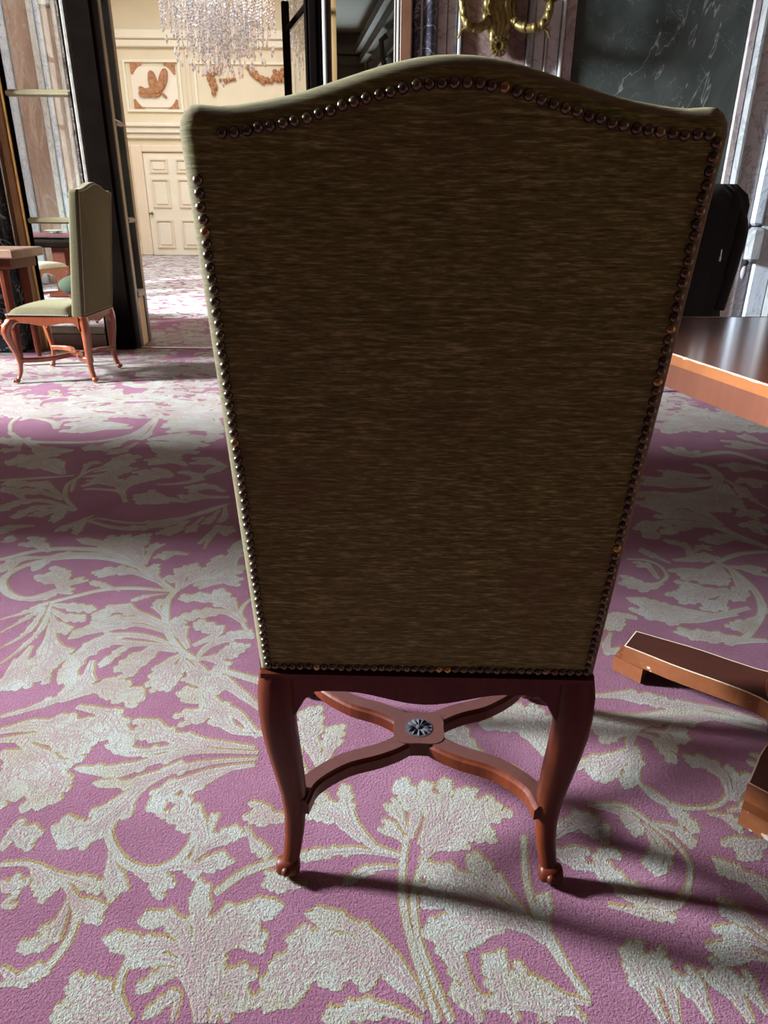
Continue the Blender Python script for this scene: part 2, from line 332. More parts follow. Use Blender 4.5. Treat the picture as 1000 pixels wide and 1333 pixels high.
ST['C'] = [(50,[(220,20),(380,20),(560,60)]),(-16,[(230,90),(400,100),(600,80),(900,130)]),(40,[(920,130),(700,70),(500,50),(300,10)]),(44,[(920,160),(640,100),(420,130),(280,190)]),(50,[(820,120),(640,110),(560,150),(590,215)]),(90,[(420,110),(320,130),(230,170)]),(60,[(420,130),(370,200),(390,300),(350,395)]),(80,[(380,230),(290,280),(195,325)]),(60,[(370,260),(300,310),(240,345)]),(46,[(400,170),(480,200),(555,295)]),(30,[(430,160),(500,170),(560,250)]),
(64,[(770,440),(750,350),(680,290),(590,280)]),(-14,[(400,360),(480,440),(600,470),(720,460),(770,410)]),(54,[(430,380),(540,470),(650,570)]),(44,[(680,490),(760,510),(825,555)]),(64,[(790,440),(820,370),(895,365)]),(30,[(780,430),(790,340),(750,300)]),(60,[(924,300),(890,285)]),(40,[(760,480),(830,470),(870,440)]),
(-14,[(200,460),(340,460),(450,530),(560,620),(610,700),(600,800),(540,860)]),(54,[(220,460),(340,490),(420,580)]),(60,[(430,530),(510,640),(470,745)]),(40,[(440,560),(470,640),(430,710)]),(44,[(460,530),(560,560),(635,625)]),(80,[(610,800),(540,860),(420,830),(310,760),(235,690)]),(44,[(270,760),(245,700),(270,650),(340,660)]),(44,[(280,860),(420,890),(560,910)]),(70,[(60,590),(160,530),(290,580)]),(50,[(60,560),(160,510),(250,530)]),(80,[(50,640),(110,660),(190,675)]),
(110,[(510,1333),(430,1180),(365,1000)]),(100,[(560,1333),(520,1180),(460,1040)]),(100,[(700,1333),(640,1220),(590,1140)]),(110,[(860,1333),(780,1200),(700,1120)]),(80,[(924,1300),(860,1210),(820,1150)]),(70,[(940,1000),(840,920),(725,860)]),(80,[(940,1040),(840,990),(740,990)]),(80,[(924,1080),(820,1050),(710,1060)]),(64,[(940,780),(830,740),(710,700)]),(80,[(930,600),(870,620),(790,640)]),(50,[(940,860),(900,800),(860,760)]),(-22,[(0,850),(50,980),(180,1220)]),(60,[(200,1333),(100,1250),(0,1230)]),(50,[(0,1330),(90,1280),(150,1270)])]
ST['D'] = [(-10,[(290,130),(250,80),(260,30),(310,0)]),(24,[(270,120),(150,92),(40,110),(0,135)]),(24,[(290,128),(200,115),(110,130),(50,165)]),(34,[(290,132),(240,130),(205,180)]),(26,[(280,125),(200,130),(130,155)]),(28,[(130,190),(60,195),(0,210)]),(16,[(370,160),(520,180),(700,160),(880,105)]),(22,[(330,170),(460,200),(600,190),(720,160)]),(40,[(720,170),(680,195),(620,225)]),(38,[(780,155),(740,190),(730,215)]),(30,[(840,130),(810,160),(785,185)]),(26,[(860,110),(860,150),(840,180)]),(30,[(380,160),(310,180),(290,225)]),(26,[(360,150),(260,190),(230,210)]),
(44,[(545,340),(480,270),(400,240)]),(34,[(545,330),(520,270),(465,225)]),(50,[(550,320),(530,270),(550,220)]),(44,[(555,340),(580,280),(610,260)]),(26,[(560,360),(480,300),(380,260),(290,240)]),(-14,[(660,440),(560,365),(450,295),(300,278),(150,285),(0,320)]),(26,[(560,360),(440,305),(280,300),(180,320),(125,365)]),(-16,[(540,350),(400,315),(220,315),(90,345),(15,390),(20,440),(90,470),(200,450)]),(34,[(200,310),(70,320),(0,370)]),(40,[(190,290),(150,260),(110,250)]),(64,[(250,440),(230,400),(180,370)]),(30,[(200,445),(270,410),(320,395)]),(26,[(120,465),(220,440),(275,440)]),(24,[(60,470),(150,470),(240,430)]),(30,[(0,250),(40,250),(30,230)]),
(34,[(620,410),(520,370),(440,362),(360,380)]),(30,[(640,430),(590,380),(590,335)]),(-11,[(660,440),(520,430),(400,435),(280,462),(190,485)]),(14,[(640,450),(560,460),(500,480)]),(18,[(460,440),(400,420),(340,405)]),(-24,[(760,710),(690,665),(640,590),(635,500),(660,450),(720,410),(850,380),(930,365)]),(40,[(680,440),(685,390),(655,395)]),(44,[(690,430),(700,380),(690,350)]),(50,[(695,430),(745,380),(730,335)]),(44,[(700,420),(800,360),(850,300)]),(54,[(740,410),(860,350),(930,240)]),(40,[(740,420),(850,390),(930,340)]),(34,[(760,430),(850,400),(915,405)]),
(26,[(720,300),(660,295),(610,315)]),(30,[(760,260),(840,200),(885,220)]),(24,[(780,280),(800,240),(830,200)]),(36,[(940,560),(880,500),(780,465),(680,470)]),(36,[(930,560),(860,520),(780,525),(700,545)]),(44,[(930,550),(880,490),(820,435)]),(-14,[(960,620),(920,540),(930,500),(960,470)]),(40,[(640,590),(540,550),(400,560),(260,625)]),(36,[(640,570),(540,530),(450,505),(350,550)]),(26,[(640,600),(520,570),(380,590),(290,600)]),(30,[(630,540),(600,500),(620,470)]),
(34,[(690,660),(580,620),(440,610),(330,660),(240,740)]),(46,[(660,650),(520,640),(400,640),(300,700),(225,800)]),(26,[(640,650),(500,650),(430,690),(380,735)]),(60,[(680,670),(600,660),(530,700),(480,740)]),(70,[(700,680),(640,720),(590,810)]),(56,[(710,680),(680,740),(650,790)]),(40,[(750,700),(800,650),(900,610),(975,605)]),(50,[(760,700),(850,690),(930,640)]),(60,[(740,650),(830,600),(740,560)]),(50,[(720,660),(690,600),(670,540)]),(54,[(740,700),(770,750),(710,790)]),(50,[(780,700),(850,720),(800,790)]),(-12,[(840,740),(1000,780)]),(40,[(880,790),(820,780),(780,824)]),
(26,[(0,720),(80,660),(160,580),(195,490)]),(26,[(0,660),(100,600),(175,500)]),(22,[(0,600),(90,550),(170,500)]),(20,[(0,550),(100,520),(190,480)]),(30,[(190,490),(260,500),(370,512)]),(30,[(195,510),(250,540),(330,545)]),(34,[(195,530),(215,570),(270,595)]),(100,[(200,560),(180,680),(120,780)]),(60,[(120,650),(70,730),(60,824)]),(50,[(60,700),(20,780),(0,824)]),(60,[(190,620),(230,670),(210,700)]),(30,[(360,800),(430,790),(500,800)])]
ST['F'] = [(-26,[(640,860),(720,900),(820,990),(860,1090),(810,1190),(740,1250)]),(28,[(800,960),(850,1040),(880,1110)]),(60,[(650,870),(580,910),(450,920)]),(50,[(660,870),(620,930),(550,945)]),(60,[(700,990),(600,1000),(460,975)]),(60,[(700,1000),(560,1020),(440,1035)]),(60,[(690,1010),(650,1060),(570,1065)]),(50,[(650,870),(670,920),(650,975)]),(60,[(700,880),(760,980),(720,1050)]),(50,[(800,1080),(600,1120),(400,1090),(205,1030)]),(60,[(740,1110),(500,1140),(330,1110),(270,1080)]),(40,[(620,1110),(420,1080),(270,1040)]),(50,[(850,1120),(800,1150),(715,1185)]),
(-14,[(640,860),(750,820),(889,808)]),(44,[(700,880),(780,890),(860,905)]),(-20,[(889,790),(760,740),(600,680),(400,668),(260,700)]),(44,[(620,690),(440,665),(300,690),(350,750)]),(30,[(600,690),(500,685),(370,725)]),(44,[(660,690),(520,630),(350,615)]),(50,[(670,680),(580,620),(510,590)]),(26,[(700,700),(500,645),(330,640)]),(40,[(820,770),(700,740),(585,765)]),(40,[(510,840),(490,780),(380,755)]),(40,[(430,850),(540,845),(620,825)]),(26,[(500,830),(560,790),(600,790)]),(30,[(420,865),(340,830),(265,795)]),
(-14,[(350,970),(400,930),(370,880),(300,850),(210,845)]),(54,[(380,960),(300,975),(185,945)]),(44,[(360,940),(310,880),(260,870)]),(-22,[(300,480),(450,490),(600,480),(650,450),(600,405),(530,385)]),(50,[(650,480),(560,470),(400,475),(290,465)]),(36,[(620,440),(500,440),(380,430)]),(60,[(660,470),(600,560),(570,600)]),(60,[(670,480),(650,560),(660,620)]),(60,[(680,480),(710,540),(735,600)]),(60,[(680,460),(750,500),(785,550)]),(80,[(650,510),(480,550),(300,560)]),(50,[(600,540),(450,570),(270,590)]),(40,[(740,640),(780,620),(820,630)]),(50,[(750,685),(800,680),(860,700)]),(40,[(889,600),(820,560),(760,500)]),
(-20,[(400,170),(520,165),(555,130),(480,100)]),(54,[(560,140),(590,190),(520,225)]),(44,[(560,130),(680,190),(770,215)]),(40,[(570,120),(640,150),(700,160)]),(50,[(540,170),(440,200),(370,215)]),(40,[(889,290),(820,270),(760,245)]),(40,[(889,310),(800,300),(710,290)]),(-14,[(520,350),(700,330),(889,385)]),(40,[(889,420),(800,400),(700,405)]),(40,[(380,300),(450,330),(500,320)]),(60,[(260,1130),(170,1120),(120,1190)]),(60,[(889,1240),(700,1230),(430,1195)]),(60,[(130,1200),(110,1280),(200,1290)]),(40,[(889,480),(840,470),(800,480)])]
ST['E'] = [(-10,[(40,260),(45,220),(90,190),(190,170),(260,160)]),(34,[(90,200),(200,180),(310,145)]),(26,[(100,190),(200,165),(300,130)]),(24,[(60,210),(80,180),(160,165)]),(20,[(50,200),(20,170),(0,180)]),(24,[(60,190),(50,150),(10,130)]),(20,[(90,150),(60,130),(0,120)]),(-8,[(230,245),(210,215),(130,200),(80,210)]),(22,[(230,245),(250,215),(300,205)]),(-9,[(40,260),(90,290),(200,300),(400,295),(560,260),(640,200)]),(30,[(540,240),(400,240),(290,240)]),(22,[(520,230),(420,225),(300,230)]),(30,[(620,210),(560,260),(430,320),(330,320)]),(26,[(630,200),(570,270),(500,290),(420,315)]),(24,[(640,210),(600,270),(560,290)]),(-10,[(330,205),(420,200),(490,190),(480,175),(400,170)]),(24,[(440,205),(380,210),(330,215)]),(20,[(400,190),(360,180),(300,185)]),
(-8,[(350,140),(500,130),(700,130),(830,140)]),(24,[(500,140),(400,120),(330,110)]),(24,[(560,130),(470,110),(430,105)]),(20,[(600,140),(520,150),(440,160)]),(20,[(700,130),(620,110),(540,115)]),(24,[(620,150),(560,165),(510,180)]),(26,[(840,150),(860,120),(800,110)]),(26,[(850,160),(900,130),(890,110)]),(24,[(850,170),(780,160),(700,150)]),(-10,[(910,250),(880,200),(890,160)]),(26,[(900,250),(800,220),(680,215)]),(24,[(900,240),(820,205),(700,200)]),(26,[(910,260),(800,240),(690,245)]),(22,[(900,270),(880,280),(840,270)]),(34,[(600,300),(700,310),(800,325)]),(30,[(600,290),(700,280),(810,300)]),(26,[(610,300),(660,340),(740,355)]),(24,[(560,300),(500,330),(440,340)]),(28,[(100,290),(170,330),(230,340)]),(26,[(90,290),(60,330),(0,330)]),(22,[(0,280),(40,300),(70,290)]),(24,[(300,330),(240,340),(160,345)]),
(-10,[(290,500),(310,450),(380,410),(480,390)]),(26,[(330,430),(360,390),(400,380)]),(30,[(380,420),(470,400),(560,350)]),(26,[(400,410),(480,370),(540,350)]),(24,[(340,440),(440,430),(540,400)]),(22,[(260,420),(180,370),(60,360)]),(24,[(260,430),(160,395),(20,375)]),(20,[(260,430),(240,390),(200,370)]),(-8,[(0,455),(160,445),(300,435)]),(20,[(200,460),(100,470),(20,460)]),(-9,[(500,500),(480,470),(440,460),(350,455)]),(30,[(500,500),(520,460),(600,440),(700,430)]),(24,[(480,480),(440,440),(420,450)]),(26,[(640,470),(700,470),(800,455),(790,430),(720,420)]),(24,[(700,440),(660,420),(560,430)]),(20,[(800,440),(860,420),(900,400)]),(22,[(760,395),(700,375),(600,380)]),(24,[(920,400),(860,380),(800,375)]),(20,[(100,60),(200,45),(300,50)]),(20,[(500,60),(580,70),(660,60)])]
ST['D'] += [(30,[(310,40),(380,20),(440,10)]),(34,[(470,70),(450,30),(400,15)]),(-8,[(480,100),(460,60),(380,50),(320,50)]),(40,[(650,100),(580,95),(550,65)]),(30,[(720,100),(620,85),(550,80)]),(30,[(880,80),(760,80),(720,70)]),(26,[(460,70),(500,30),(600,5)]),(22,[(100,100),(60,60),(0,50)]),(24,[(240,90),(150,60),(40,60)]),(22,[(240,80),(180,40),(120,30)]),(24,[(860,60),(800,40),(720,50)])]
def stroke_geo(P, W, stem, salt):
    W *= 1 if stem else .80
    """outline quads of one woven finger along P (world xy)"""
    Q = cat_rom([Vector((p[0], p[1], 0)) for p in P], 6); n = len(Q); L = []; Rr = []
    for i, p in enumerate(Q):
        d = (Q[min(i+1, n-1)]-Q[max(i-1, 0)]); d = d.normalized() if d.length > 1e-9 else Vector((1, 0, 0))
        nn = Vector((-d.y, d.x, 0)); t = i/(n-1)
        if stem: wv = W*.5*(.8+.2*math.sin(PI*t))
        else:
            wv = W*.5*(.30+.70*min(1, t/.62)**1.3)
            wv *= 1+.05*math.sin(i*5.3+salt*3)
            if t > .78: wv *= math.sqrt(max(0, 1-((t-.78)/.22)**2))*.93+.07
            wv *= 1+(.20*math.sin(t*19+salt) if t > .3 else 0)
        L.append(p+nn*wv); Rr.append(p-nn*wv)
    return Q, L, Rr
def lay(mb, P, W, stem, salt, zl, sub=True):
    Q, L, Rr = stroke_geo(P, W, stem, salt); n = len(Q)
    if sub and not stem and W > .014:
        for j, (t, sd_) in enumerate(((.42, 1), (.50, -1), (.60, 1), (.68, -1), (.78, 1), (.86, -1))):
            i = min(n-2, int(t*(n-1))); q = Q[i]; d = (Q[i+1]-q)
            if d.length < 1e-9: continue
            d.normalize(); nn = Vector((-d.y, d.x, 0))*sd_
            e = q + d*(W*.62) + nn*(W*(.44 if t < .7 else .34)); mdl = q + d*(W*.22) + nn*(W*.30)
            lay(mb, [(q.x, q.y), (mdl.x, mdl.y), (e.x, e.y)], W*.40, False, salt+j, zl+.00003*(j+1), False)
    def strip(A, B, z, mi):
        vs = [(a.x, a.y, z+i*1.2e-6) for i, a in enumerate(A)] + [(b.x, b.y, z+i*1.2e-6) for i, b in enumerate(B)]
        fs = []
        for i in range(len(A)-1):
            a0, a1, b0, b1 = A[i], A[i+1], B[i], B[i+1]
            c1 = (b0.x-a0.x)*(b1.y-a0.y)-(b0.y-a0.y)*(b1.x-a0.x); c2 = (b1.x-a0.x)*(a1.y-a0.y)-(b1.y-a0.y)*(a1.x-a0.x)
            k = len(A)
            if c1 > 1e-9: fs.append((i, k+i, k+i+1))
            if c2 > 1e-9: fs.append((i, k+i+1, i+1))
        mb.add(vs, fs, mi)
    g = .0035
    A = [(l-q).normalized()*((l-q).length+g)+q for l, q in zip(L, Q)]
    B = [(r-q).normalized()*((r-q).length+g)+q for r, q in zip(Rr, Q)]
    off = Vector((.001, .003, 0))
    strip([a+off for a in A], [b+off for b in B], .00015+zl*.05, 2)
    strip(L, Rr, .00035+zl*.05, 1)
    if not stem and W > .018:
        m = max(2, int(n*.78)); vq = Q[:m]
        # vein down the middle and two side veins
        for s, wd in ((0, .0019), (.5, .0013), (-.5, .0013)):
            if s and W < .032: continue
            c = [q+(l-q)*s for q, l in zip(vq, L)]
            k0 = 0 if s == 0 else m//3
            if m-k0 < 2: continue
            c = c[k0:]
            d = [(l-q).normalized() for q, l in zip(vq[k0:], L[k0:])]
            strip([a+e*wd for a, e in zip(c, d)], [a-e*wd for a, e in zip(c, d)], .00052+zl*.05, 3)
fl = MB()
X0, X1, Y0, Y1 = -7.5, 5.2, -3.4, 18.6
fl.add([(X0, Y0, 0), (X1, Y0, 0), (X1, Y1, 0), (X0, Y1, 0)], [(0, 1, 2, 3)], 0)
TILE = []; cnt = 0
for key, (ox, oy, sc) in CROPS.items():
    for j, (wd, pts) in enumerate(ST[key]):
        P = [PZ(ox+x/sc, oy+y/sc) for x, y in pts]
        stem = wd < 0
        mid = P[len(P)//2]; dep = mid.y*ct + CAM_H*st
        # a width seen across the view or along it
        d = (P[-1]-P[0]); horiz = abs(d.x)/(d.length+1e-6)
        sinv = CAM_H/math.hypot(CAM_H, mid.y)
        W = abs(wd)/sc*dep/FPX*(1.3 if key == 'E' and not stem else 1)*((1-horiz)+horiz/sinv)
        lay(fl, P, W, stem, j*1.7, (cnt % 60)*.00002); cnt += 1
        if key == 'A': TILE.append(([(p.x+.64, p.y-.62) for p in P], W, stem, j*1.7))
rng = random.Random(4)
TW, TH_ = .60, .64
covered = [(-.02, 1.36, 1)]
def in_traced(cx, cy):
    px = 500 + FPX*cx/(cy*ct+CAM_H*st); py = 666.5 + FPX*math.tan(math.atan(CAM_H/cy)-TH)
    return (py > 548 and px < 345) or (py > 560 and 760 < px < 1010) or py > 865
iy = 0; y = .64
while y < 7.6:
    ix = 0; x = -4.0
    while x < 4.2:
        cx, cy = x+TW/2, y+TH_/2
        vis = abs(cx) < .56*(cy*ct+CAM_H*st)+.9
        if vis:
            fx = (ix+iy) % 2; fy = iy % 2
            for P, W, stem, salt in TILE:
                Q = []
                for a, b in P:
                    if fx: a = TW-a
                    if fy: b = TH_-b
                    Q.append((x+a, y+b))
                mx_, my_ = Q[len(Q)//2]
                if my_ < .3 or in_traced(mx_, my_) or in_traced(*Q[0]) or in_traced(*Q[-1]): continue
                lay(fl, Q, W, stem, salt, (cnt % 60)*.00002); cnt += 1
        ix += 1; x += TW
    iy += 1; y += TH_
floor = struct(fl.build('floor', [MAUVE, LEAF, GOLD, VEIN]), 'mauve carpet woven with cream acanthus leaf scrolls')
# --- walls of this room
WT = 4.4
mb = MB()
# left wall with three window openings
def wall_openings(mb, horiz_axis, pos, thick, a0, a1, z1, ops, mi=0):
    def bx(p0, p1, zz0, zz1):
        if p1-p0 < 1e-4 or zz1-zz0 < 1e-4: return
        if horiz_axis == 'y': mb.box(pos, pos+thick, p0, p1, zz0, zz1, mi)
        else: mb.box(p0, p1, pos, pos+thick, zz0, zz1, mi)
    c = a0
    for o0, o1, z0, zt in sorted(ops):
        bx(c, o0, 0, z1); bx(o0, o1, 0, z0); bx(o0, o1, zt, z1); c = o1
    bx(c, a1, 0, z1)
WINS = [(.95, 2.4, .5, 3.6), (3.35, 5.2, .5, 3.6)]
wall_openings(mb, 'y', -4.5, .5, -3.4, 6.1, WT, WINS)
wl = struct(mb.build('wall_left', ROOMPAINT))
for i, (a, b, z0, z1) in enumerate(WINS):
    wb = MB(); 
    for t in (0, .5, 1): 
        yy = a+(b-a)*t; wb.box(-4.42, -4.36, yy-(.03 if t else 0), yy+(.03 if t < 1 else 0), z0, z1)
    for t in (0, .25, .5, .75, 1):
        zz = z0+(z1-z0)*t; wb.box(-4.42, -4.36, a, b, zz-(.02 if t else 0), zz+(.02 if t < 1 else 0))
    struct(wb.build('window_%d' % (i+1), CREAM_L))
struct(MB().box(4.9, 5.2, -3.4, 6.1, 0, WT).build('wall_right', ROOMPAINT))
struct(MB().box(-4.5, 5.2, -3.7, -3.4, 0, WT).build('wall_front', ROOMPAINT))
struct(MB().box(-4.5, 5.2, -3.7, 6.1, WT, WT+.1).build('ceiling', flat('ceiling_paint', (.50, .42, .33), .9, 0, .03)))
# wall_back: solid right of the opening; lintel above the glazed screens
xR = wx(537); xpane0, xpane1 = wx(425), wx(520)
mb = MB()
mb.box(xR, 4.9, YW+.06, YW+.3, 0, WT)
mb.box(-4.0, xR, YW+.06, YW+.3, 3.1, WT)
mb.box(-4.0, wx(0, 247)-.25, YW+.06, YW+.3, 0, 3.1)
wb_ = struct(mb.build('wall_back', M_LIGHT))
def slab(x0, x1, z0, z1, m, name='marble_panel', d=.03, b=.008, par=None, y=YW+.06):
    return MB().box(x0, x1, y-d, y, z0, z1, b=b).build(name, m, par or wb_)
def colm(x0, x1, m, name='marble_column', z0=0, z1=3.1, par=None, y=YW+.02):
    r = (x1-x0)/2; return MB().lathe([(r, z0), (r, z1)], ((x0+x1)/2, y, 0), 24).build(name, m, par or wb_, True)
Z = WT
colm(wx(538), wx(549), M_BLUE, 'marble_column'); slab(wx(548), wx(551.5), 0, Z, WHITELINE, 'stone_bead', .06)
colm(wx(551), wx(570), M_BLUE)
slab(wx(570), wx(583), 0, Z, M_PINK, d=.035); slab(wx(584), wx(597), 0, Z, M_PINK, d=.03)
slab(wx(598), wx(603), 0, Z, M_BEAD, 'stone_bead', .06)
slab(wx(604), wx(690), 0, Z, M_BROWN, d=.02)
slab(wx(690.5), wx(698), 0, Z, M_BEAD, 'stone_bead', .06)
slab(wx(699), wx(714), 0, Z, M_LIGHT, d=.03); slab(wx(714.5), wx(717), 0, Z, WHITELINE, 'stone_bead', .045); slab(wx(717.5), wx(734), 0, Z, M_LIGHT, d=.03)
slab(wx(734.5), wx(738.5), 0, Z, WHITELINE, 'stone_bead', .06)
slab(wx(739), wx(753), 0, Z, M_PINK, d=.035)
slab(wx(753.5), wx(983), .9, Z, M_GREEN, d=.015); slab(wx(753.5), wx(983), 0, .88, M_PINK, d=.03)
slab(wx(983.5), wx(994), 0, Z, M_PINK, d=.035)
slab(wx(994.5), wx(1004), 0, Z, M_BEAD, 'stone_bead', .08, .02)
slab(wx(1004.5), wx(1034), 0, Z, M_LIGHT, d=.04)
slab(wx(1034.5), wx(1052), .98, Z, M_BLUEW, d=.07, b=.02)
slab(wx(1034.5), wx(1054), .72, .97, M_BEAD, 'pedestal_block', .12, .02)
slab(wx(1052.5), wx(1078), 0, Z, M_BLUEW, d=.05); slab(wx(1078.5), wx(1094), 0, Z, M_BEAD, d=.09, b=.03)
slab(wx(1094.5), wx(1125), 0, Z, M_BLUE, d=.05); slab(wx(1125.5), 4.88, 0, Z, MAHO, 'wood_panel', .03)
# --- left screen: black marble column, gilt frame, glazed screen and post
colm(wx(-38, 247), wx(9, 247), M_BLACK, y=YW-.05); 
MB().box(wx(-44, 247), wx(12, 247), YW-.24, YW+.1, 0, .36, b=.02).build('column_base', M_BLACK, wb_)
slab(wx(9.5, 247), wx(14, 247), 0, 3.1, BROWNWOOD, 'trim_strip', .09, .01)
fx0, fx1 = wx(14, 247), wx(25.5, 247)
tr = MB(); tr.rings([[(fx0+.0, YW, z), (fx0+.015, YW-.05, z), ((fx0+fx1)/2, YW-.075, z), (fx1-.02, YW-.06, z), (fx1, YW-.02, z), (fx1, YW+.05, z), (fx0, YW+.05, z)] for z in (0, 3.1)])
o = tr.build('trim_1', wood('reddish_gilt', (.28, .12, .06), (.60, .38, .16), .3, (80, 80, 1), .5), None, False); struct(o)
struct(MB().box(fx1+.002, fx1+.022, YW-.035, YW+.04, 0, 3.1, b=.004).build('trim_2', GILT))
sx0, sx1 = wx(27.5, 247), wx(115, 247)
def glazed(name, x0, x1, bars, stile, m, msill, ztop=3.1, zr=.15, lower=None, barw=.045, glass=True, y=YW, bm=None):
    root = bpy.data.objects.new(name, None); C.objects.link(root)
    MB().box(x0, x0+stile, y-.03, y+.03, 0, ztop, b=.006).build('stile', m, root)
    MB().box(x1-stile, x1, y-.03, y+.03, 0, ztop, b=.006).build('stile', m, root)
    for z in bars:
        b = MB(); b.box(x0+stile, x1-stile, y-.035, y+.02, z-barw/2, z+barw/2, b=.012).build('glazing_bar', bm or m, root)
    MB().box(x0+stile, x1-stile, y-.035, y+.02, zr-.03, zr+.03, b=.008).build('bottom_rail', bm or m, root)
    MB().box(x0+stile, x1-stile, y-.02, y+.02, 0, zr-.032, b=.004).build('base_panel', lower or BROWNWOOD, root)
    zs = [zr+.03]+[z for z in sorted(bars)]+[ztop]
    if glass:
        for a, c in zip(zs[:-1], zs[1:]):
            MB().box(x0+stile, x1-stile, y-.002, y+.002, a, c).build('glass_pane', GLASS, root)
    return root
g = glazed('window_4', sx0, sx1, [.975, 1.825, 2.65], .02, DARKWOOD, None, bm=wood('olive_bronze_bar', (.22, .19, .10), (.32, .29, .16), .4, (4, 20, 20), .3)); struct(g, 'tall glazed screen with bronze bars beside black post')
struct(MB().box(sx1+.001, wx(121, 247)-.002, YW-.05, YW+.04, 0, 3.1, b=.008).build('trim_3', flat('stone_strip', (.22, .21, .18), .8, 0, .3, 20, .1)))
struct(MB().box(wx(121, 247), wx(151, 247), YW-.05, YW+.005, 0, 3.1, b=.008).build('trim_4', DARKWOOD), 'wide black door post left of the opening')
# open leaf, hinged on the post and swung into the hall
lx = wx(151, 247)
def leaf(name, p0, p1, bars, stile, m, panes=True, zr=.42, lower=None, label=None, ztop=3.1, bm=None):
    p0 = Vector(p0); d = Vector((p1[0]-p0.x, p1[1]-p0.y, 0)); L = d.length; ang = math.atan2(d.y, d.x)
    root = glazed(name, 0, L, bars, stile, m, None, ztop, zr, lower, .04, panes, 0, bm)
    root.location = (p0.x, p0.y, 0); root.rotation_euler = (0, 0, ang); struct(root, label); return root
leaf('door_2', (lx, YW+.04, 0), (lx-.02, 6.23), [.98, 1.66, 2.5], .075, BRONZE, lower=CREAM_P, label='glazed door leaf swung open into the bright hall')
# right leaf seen edge-on, right post, glazed side panel
leaf('door_3', (wx(402)-.012, YW+.15, 0), (PY(372.5, 60, 6.9).x, 6.9), [1.0, 2.42], .05, DARKWOOD, label='dark glazed door leaf at the right of the opening', ztop=2.62)
struct(MB().box(wx(402), wx(412), YW-.07, YW+.12, 0, 3.1, b=.008).build('trim_5', DARKWOOD)); struct(MB().box(wx(412.5), wx(420), YW-.05, YW+.12, 0, 3.1, b=.008).build('trim_6', DARKWOOD))
struct(MB().box(wx(420.3), wx(424.7), YW-.09, YW+.06, 0, 3.1, b=.006).build('trim_7', WHITELINE))
g = glazed('window_5', wx(425), wx(519), [1.0, 2.75], .03, wood('brown_stile', (.05, .03, .02), (.09, .05, .03), .4), None); struct(g, 'glazed panel right of the black door post')
struct(MB().box(wx(517), wx(520), YW-.06, YW-.032, 0, 3.1, b=.004).build('trim_8', WHITELINE))
struct(MB().box(wx(520.3), wx(537), YW-.06, YW+.12, 0, 3.1, b=.01).build('trim_9', BROWNWOOD))
# --- far hall
YF = 18.1
far = []
mb = MB(); mb.box(-7.5, -1.4, YF, YF+.3, 0, 5.9)
wf = struct(mb.build('wall_hall', CREAM), 'cream panelled wall of the hall beyond')
def fx(x, y=200): return PY(x, y, YF).x
def fz(y, x=220): return PY(x, y, YF).z
dx0, dx1 = fx(186), fx(186)+1.28; dz = fz(199, 200)
# cornices
for (ya, yb, d) in ((40, 52, .16), (52, 62, .10), (161, 166, .2), (166, 174, .14), (174, 181, .08)):
    MB().box(-7.4 if ya < 100 else fx(163), -1.6, YF-d, YF, fz(yb), fz(ya), b=.015).build('cornice', CREAM_L, wf)
# frieze panels
def frame(x0, x1, z0, z1, wd, d, m, par, name='panel_moulding', y=YF):
    b = MB(); b.box(x0, x1, y-d, y, z1-wd, z1); b.box(x0, x1, y-d, y, z0, z0+wd); b.box(x0, x0+wd, y-d, y, z0+wd, z1-wd); b.box(x1-wd, x1, y-d, y, z0+wd, z1-wd)
    return b.build(name, m, par)
frame(fx(163, 110), fx(237, 110), fz(146), fz(78), .05, .05, CREAM_L, wf)
frame(fx(254, 110), fx(384, 110), fz(150), fz(80), .05, .05, CREAM_L, wf)
frame(fx(242, 110), fx(249, 110), fz(150), fz(66), .02, .03, CREAM_P, wf, 'pilaster')
m0, m1, mz0, mz1 = fx(172, 110), fx(231, 110), fz(140), fz(87)
MB().box(m0, m1, YF-.03, YF, mz0, mz1).build('plaque', flat('plaque_cream', (.84, .78, .64), .7, 0, .02), wf)
cxm, czm, rm = (m0+m1)/2, (mz0+mz1)/2, (m1-m0)/2*.98
for sx_ in (-1, 1):
    for sz_ in (-1, 1):
        pts = [(cxm+sx_*rm, czm+sz_*rm*.96)]+[(cxm+sx_*rm*1.04*math.cos(a), czm+sz_*rm*1.04*.96*math.sin(a)) for a in [math.radians(v) for v in (28, 36, 45, 54, 62)]]
        pts.insert(1, (cxm+sx_*rm, czm+sz_*rm*.5)); pts.append((cxm+sx_*rm*.5, czm+sz_*rm*.96))
        b = MB(); b.prism_xz(pts, YF-.045, YF-.028); b.build('corner_spandrel', TERRA, wf)
# seated figure with raised wing-like drapery in relief
b = MB()
BK = [0]
def blob(px, py, rx, rz, rot=0):
    BK[0] += 1
    c = Vector((fx(px, 110), YF-.035, fz(py))); n = 12
    pts = []
    for q in range(n):
        a = 2*PI*q/n; u, v = rx*math.cos(a), rz*math.sin(a)
        pts.append((c.x+u*math.cos(rot)-v*math.sin(rot), c.z+u*math.sin(rot)+v*math.cos(rot)))
    b.prism_xz(pts, YF-.06-.008*BK[0], YF-.028)
for a in ((200, 107, .10, .22, .1), (199, 98, .07, .08, 0), (194, 121, .24, .09, .12), (203, 118, .16, .13, .5), (186, 118, .09, .06, -.6), (214, 104, .09, .22, -.35), (210, 112, .08, .18, -.6), (216, 99, .06, .12, -.1)): blob(*a)
b.build('figure_relief', TERRA, wf, True)
b = MB(); b.tube([PY(207, 117, YF-.06), PY(217, 127, YF-.06)], .025, 6); b.build('figure_staff', TERRA, wf)
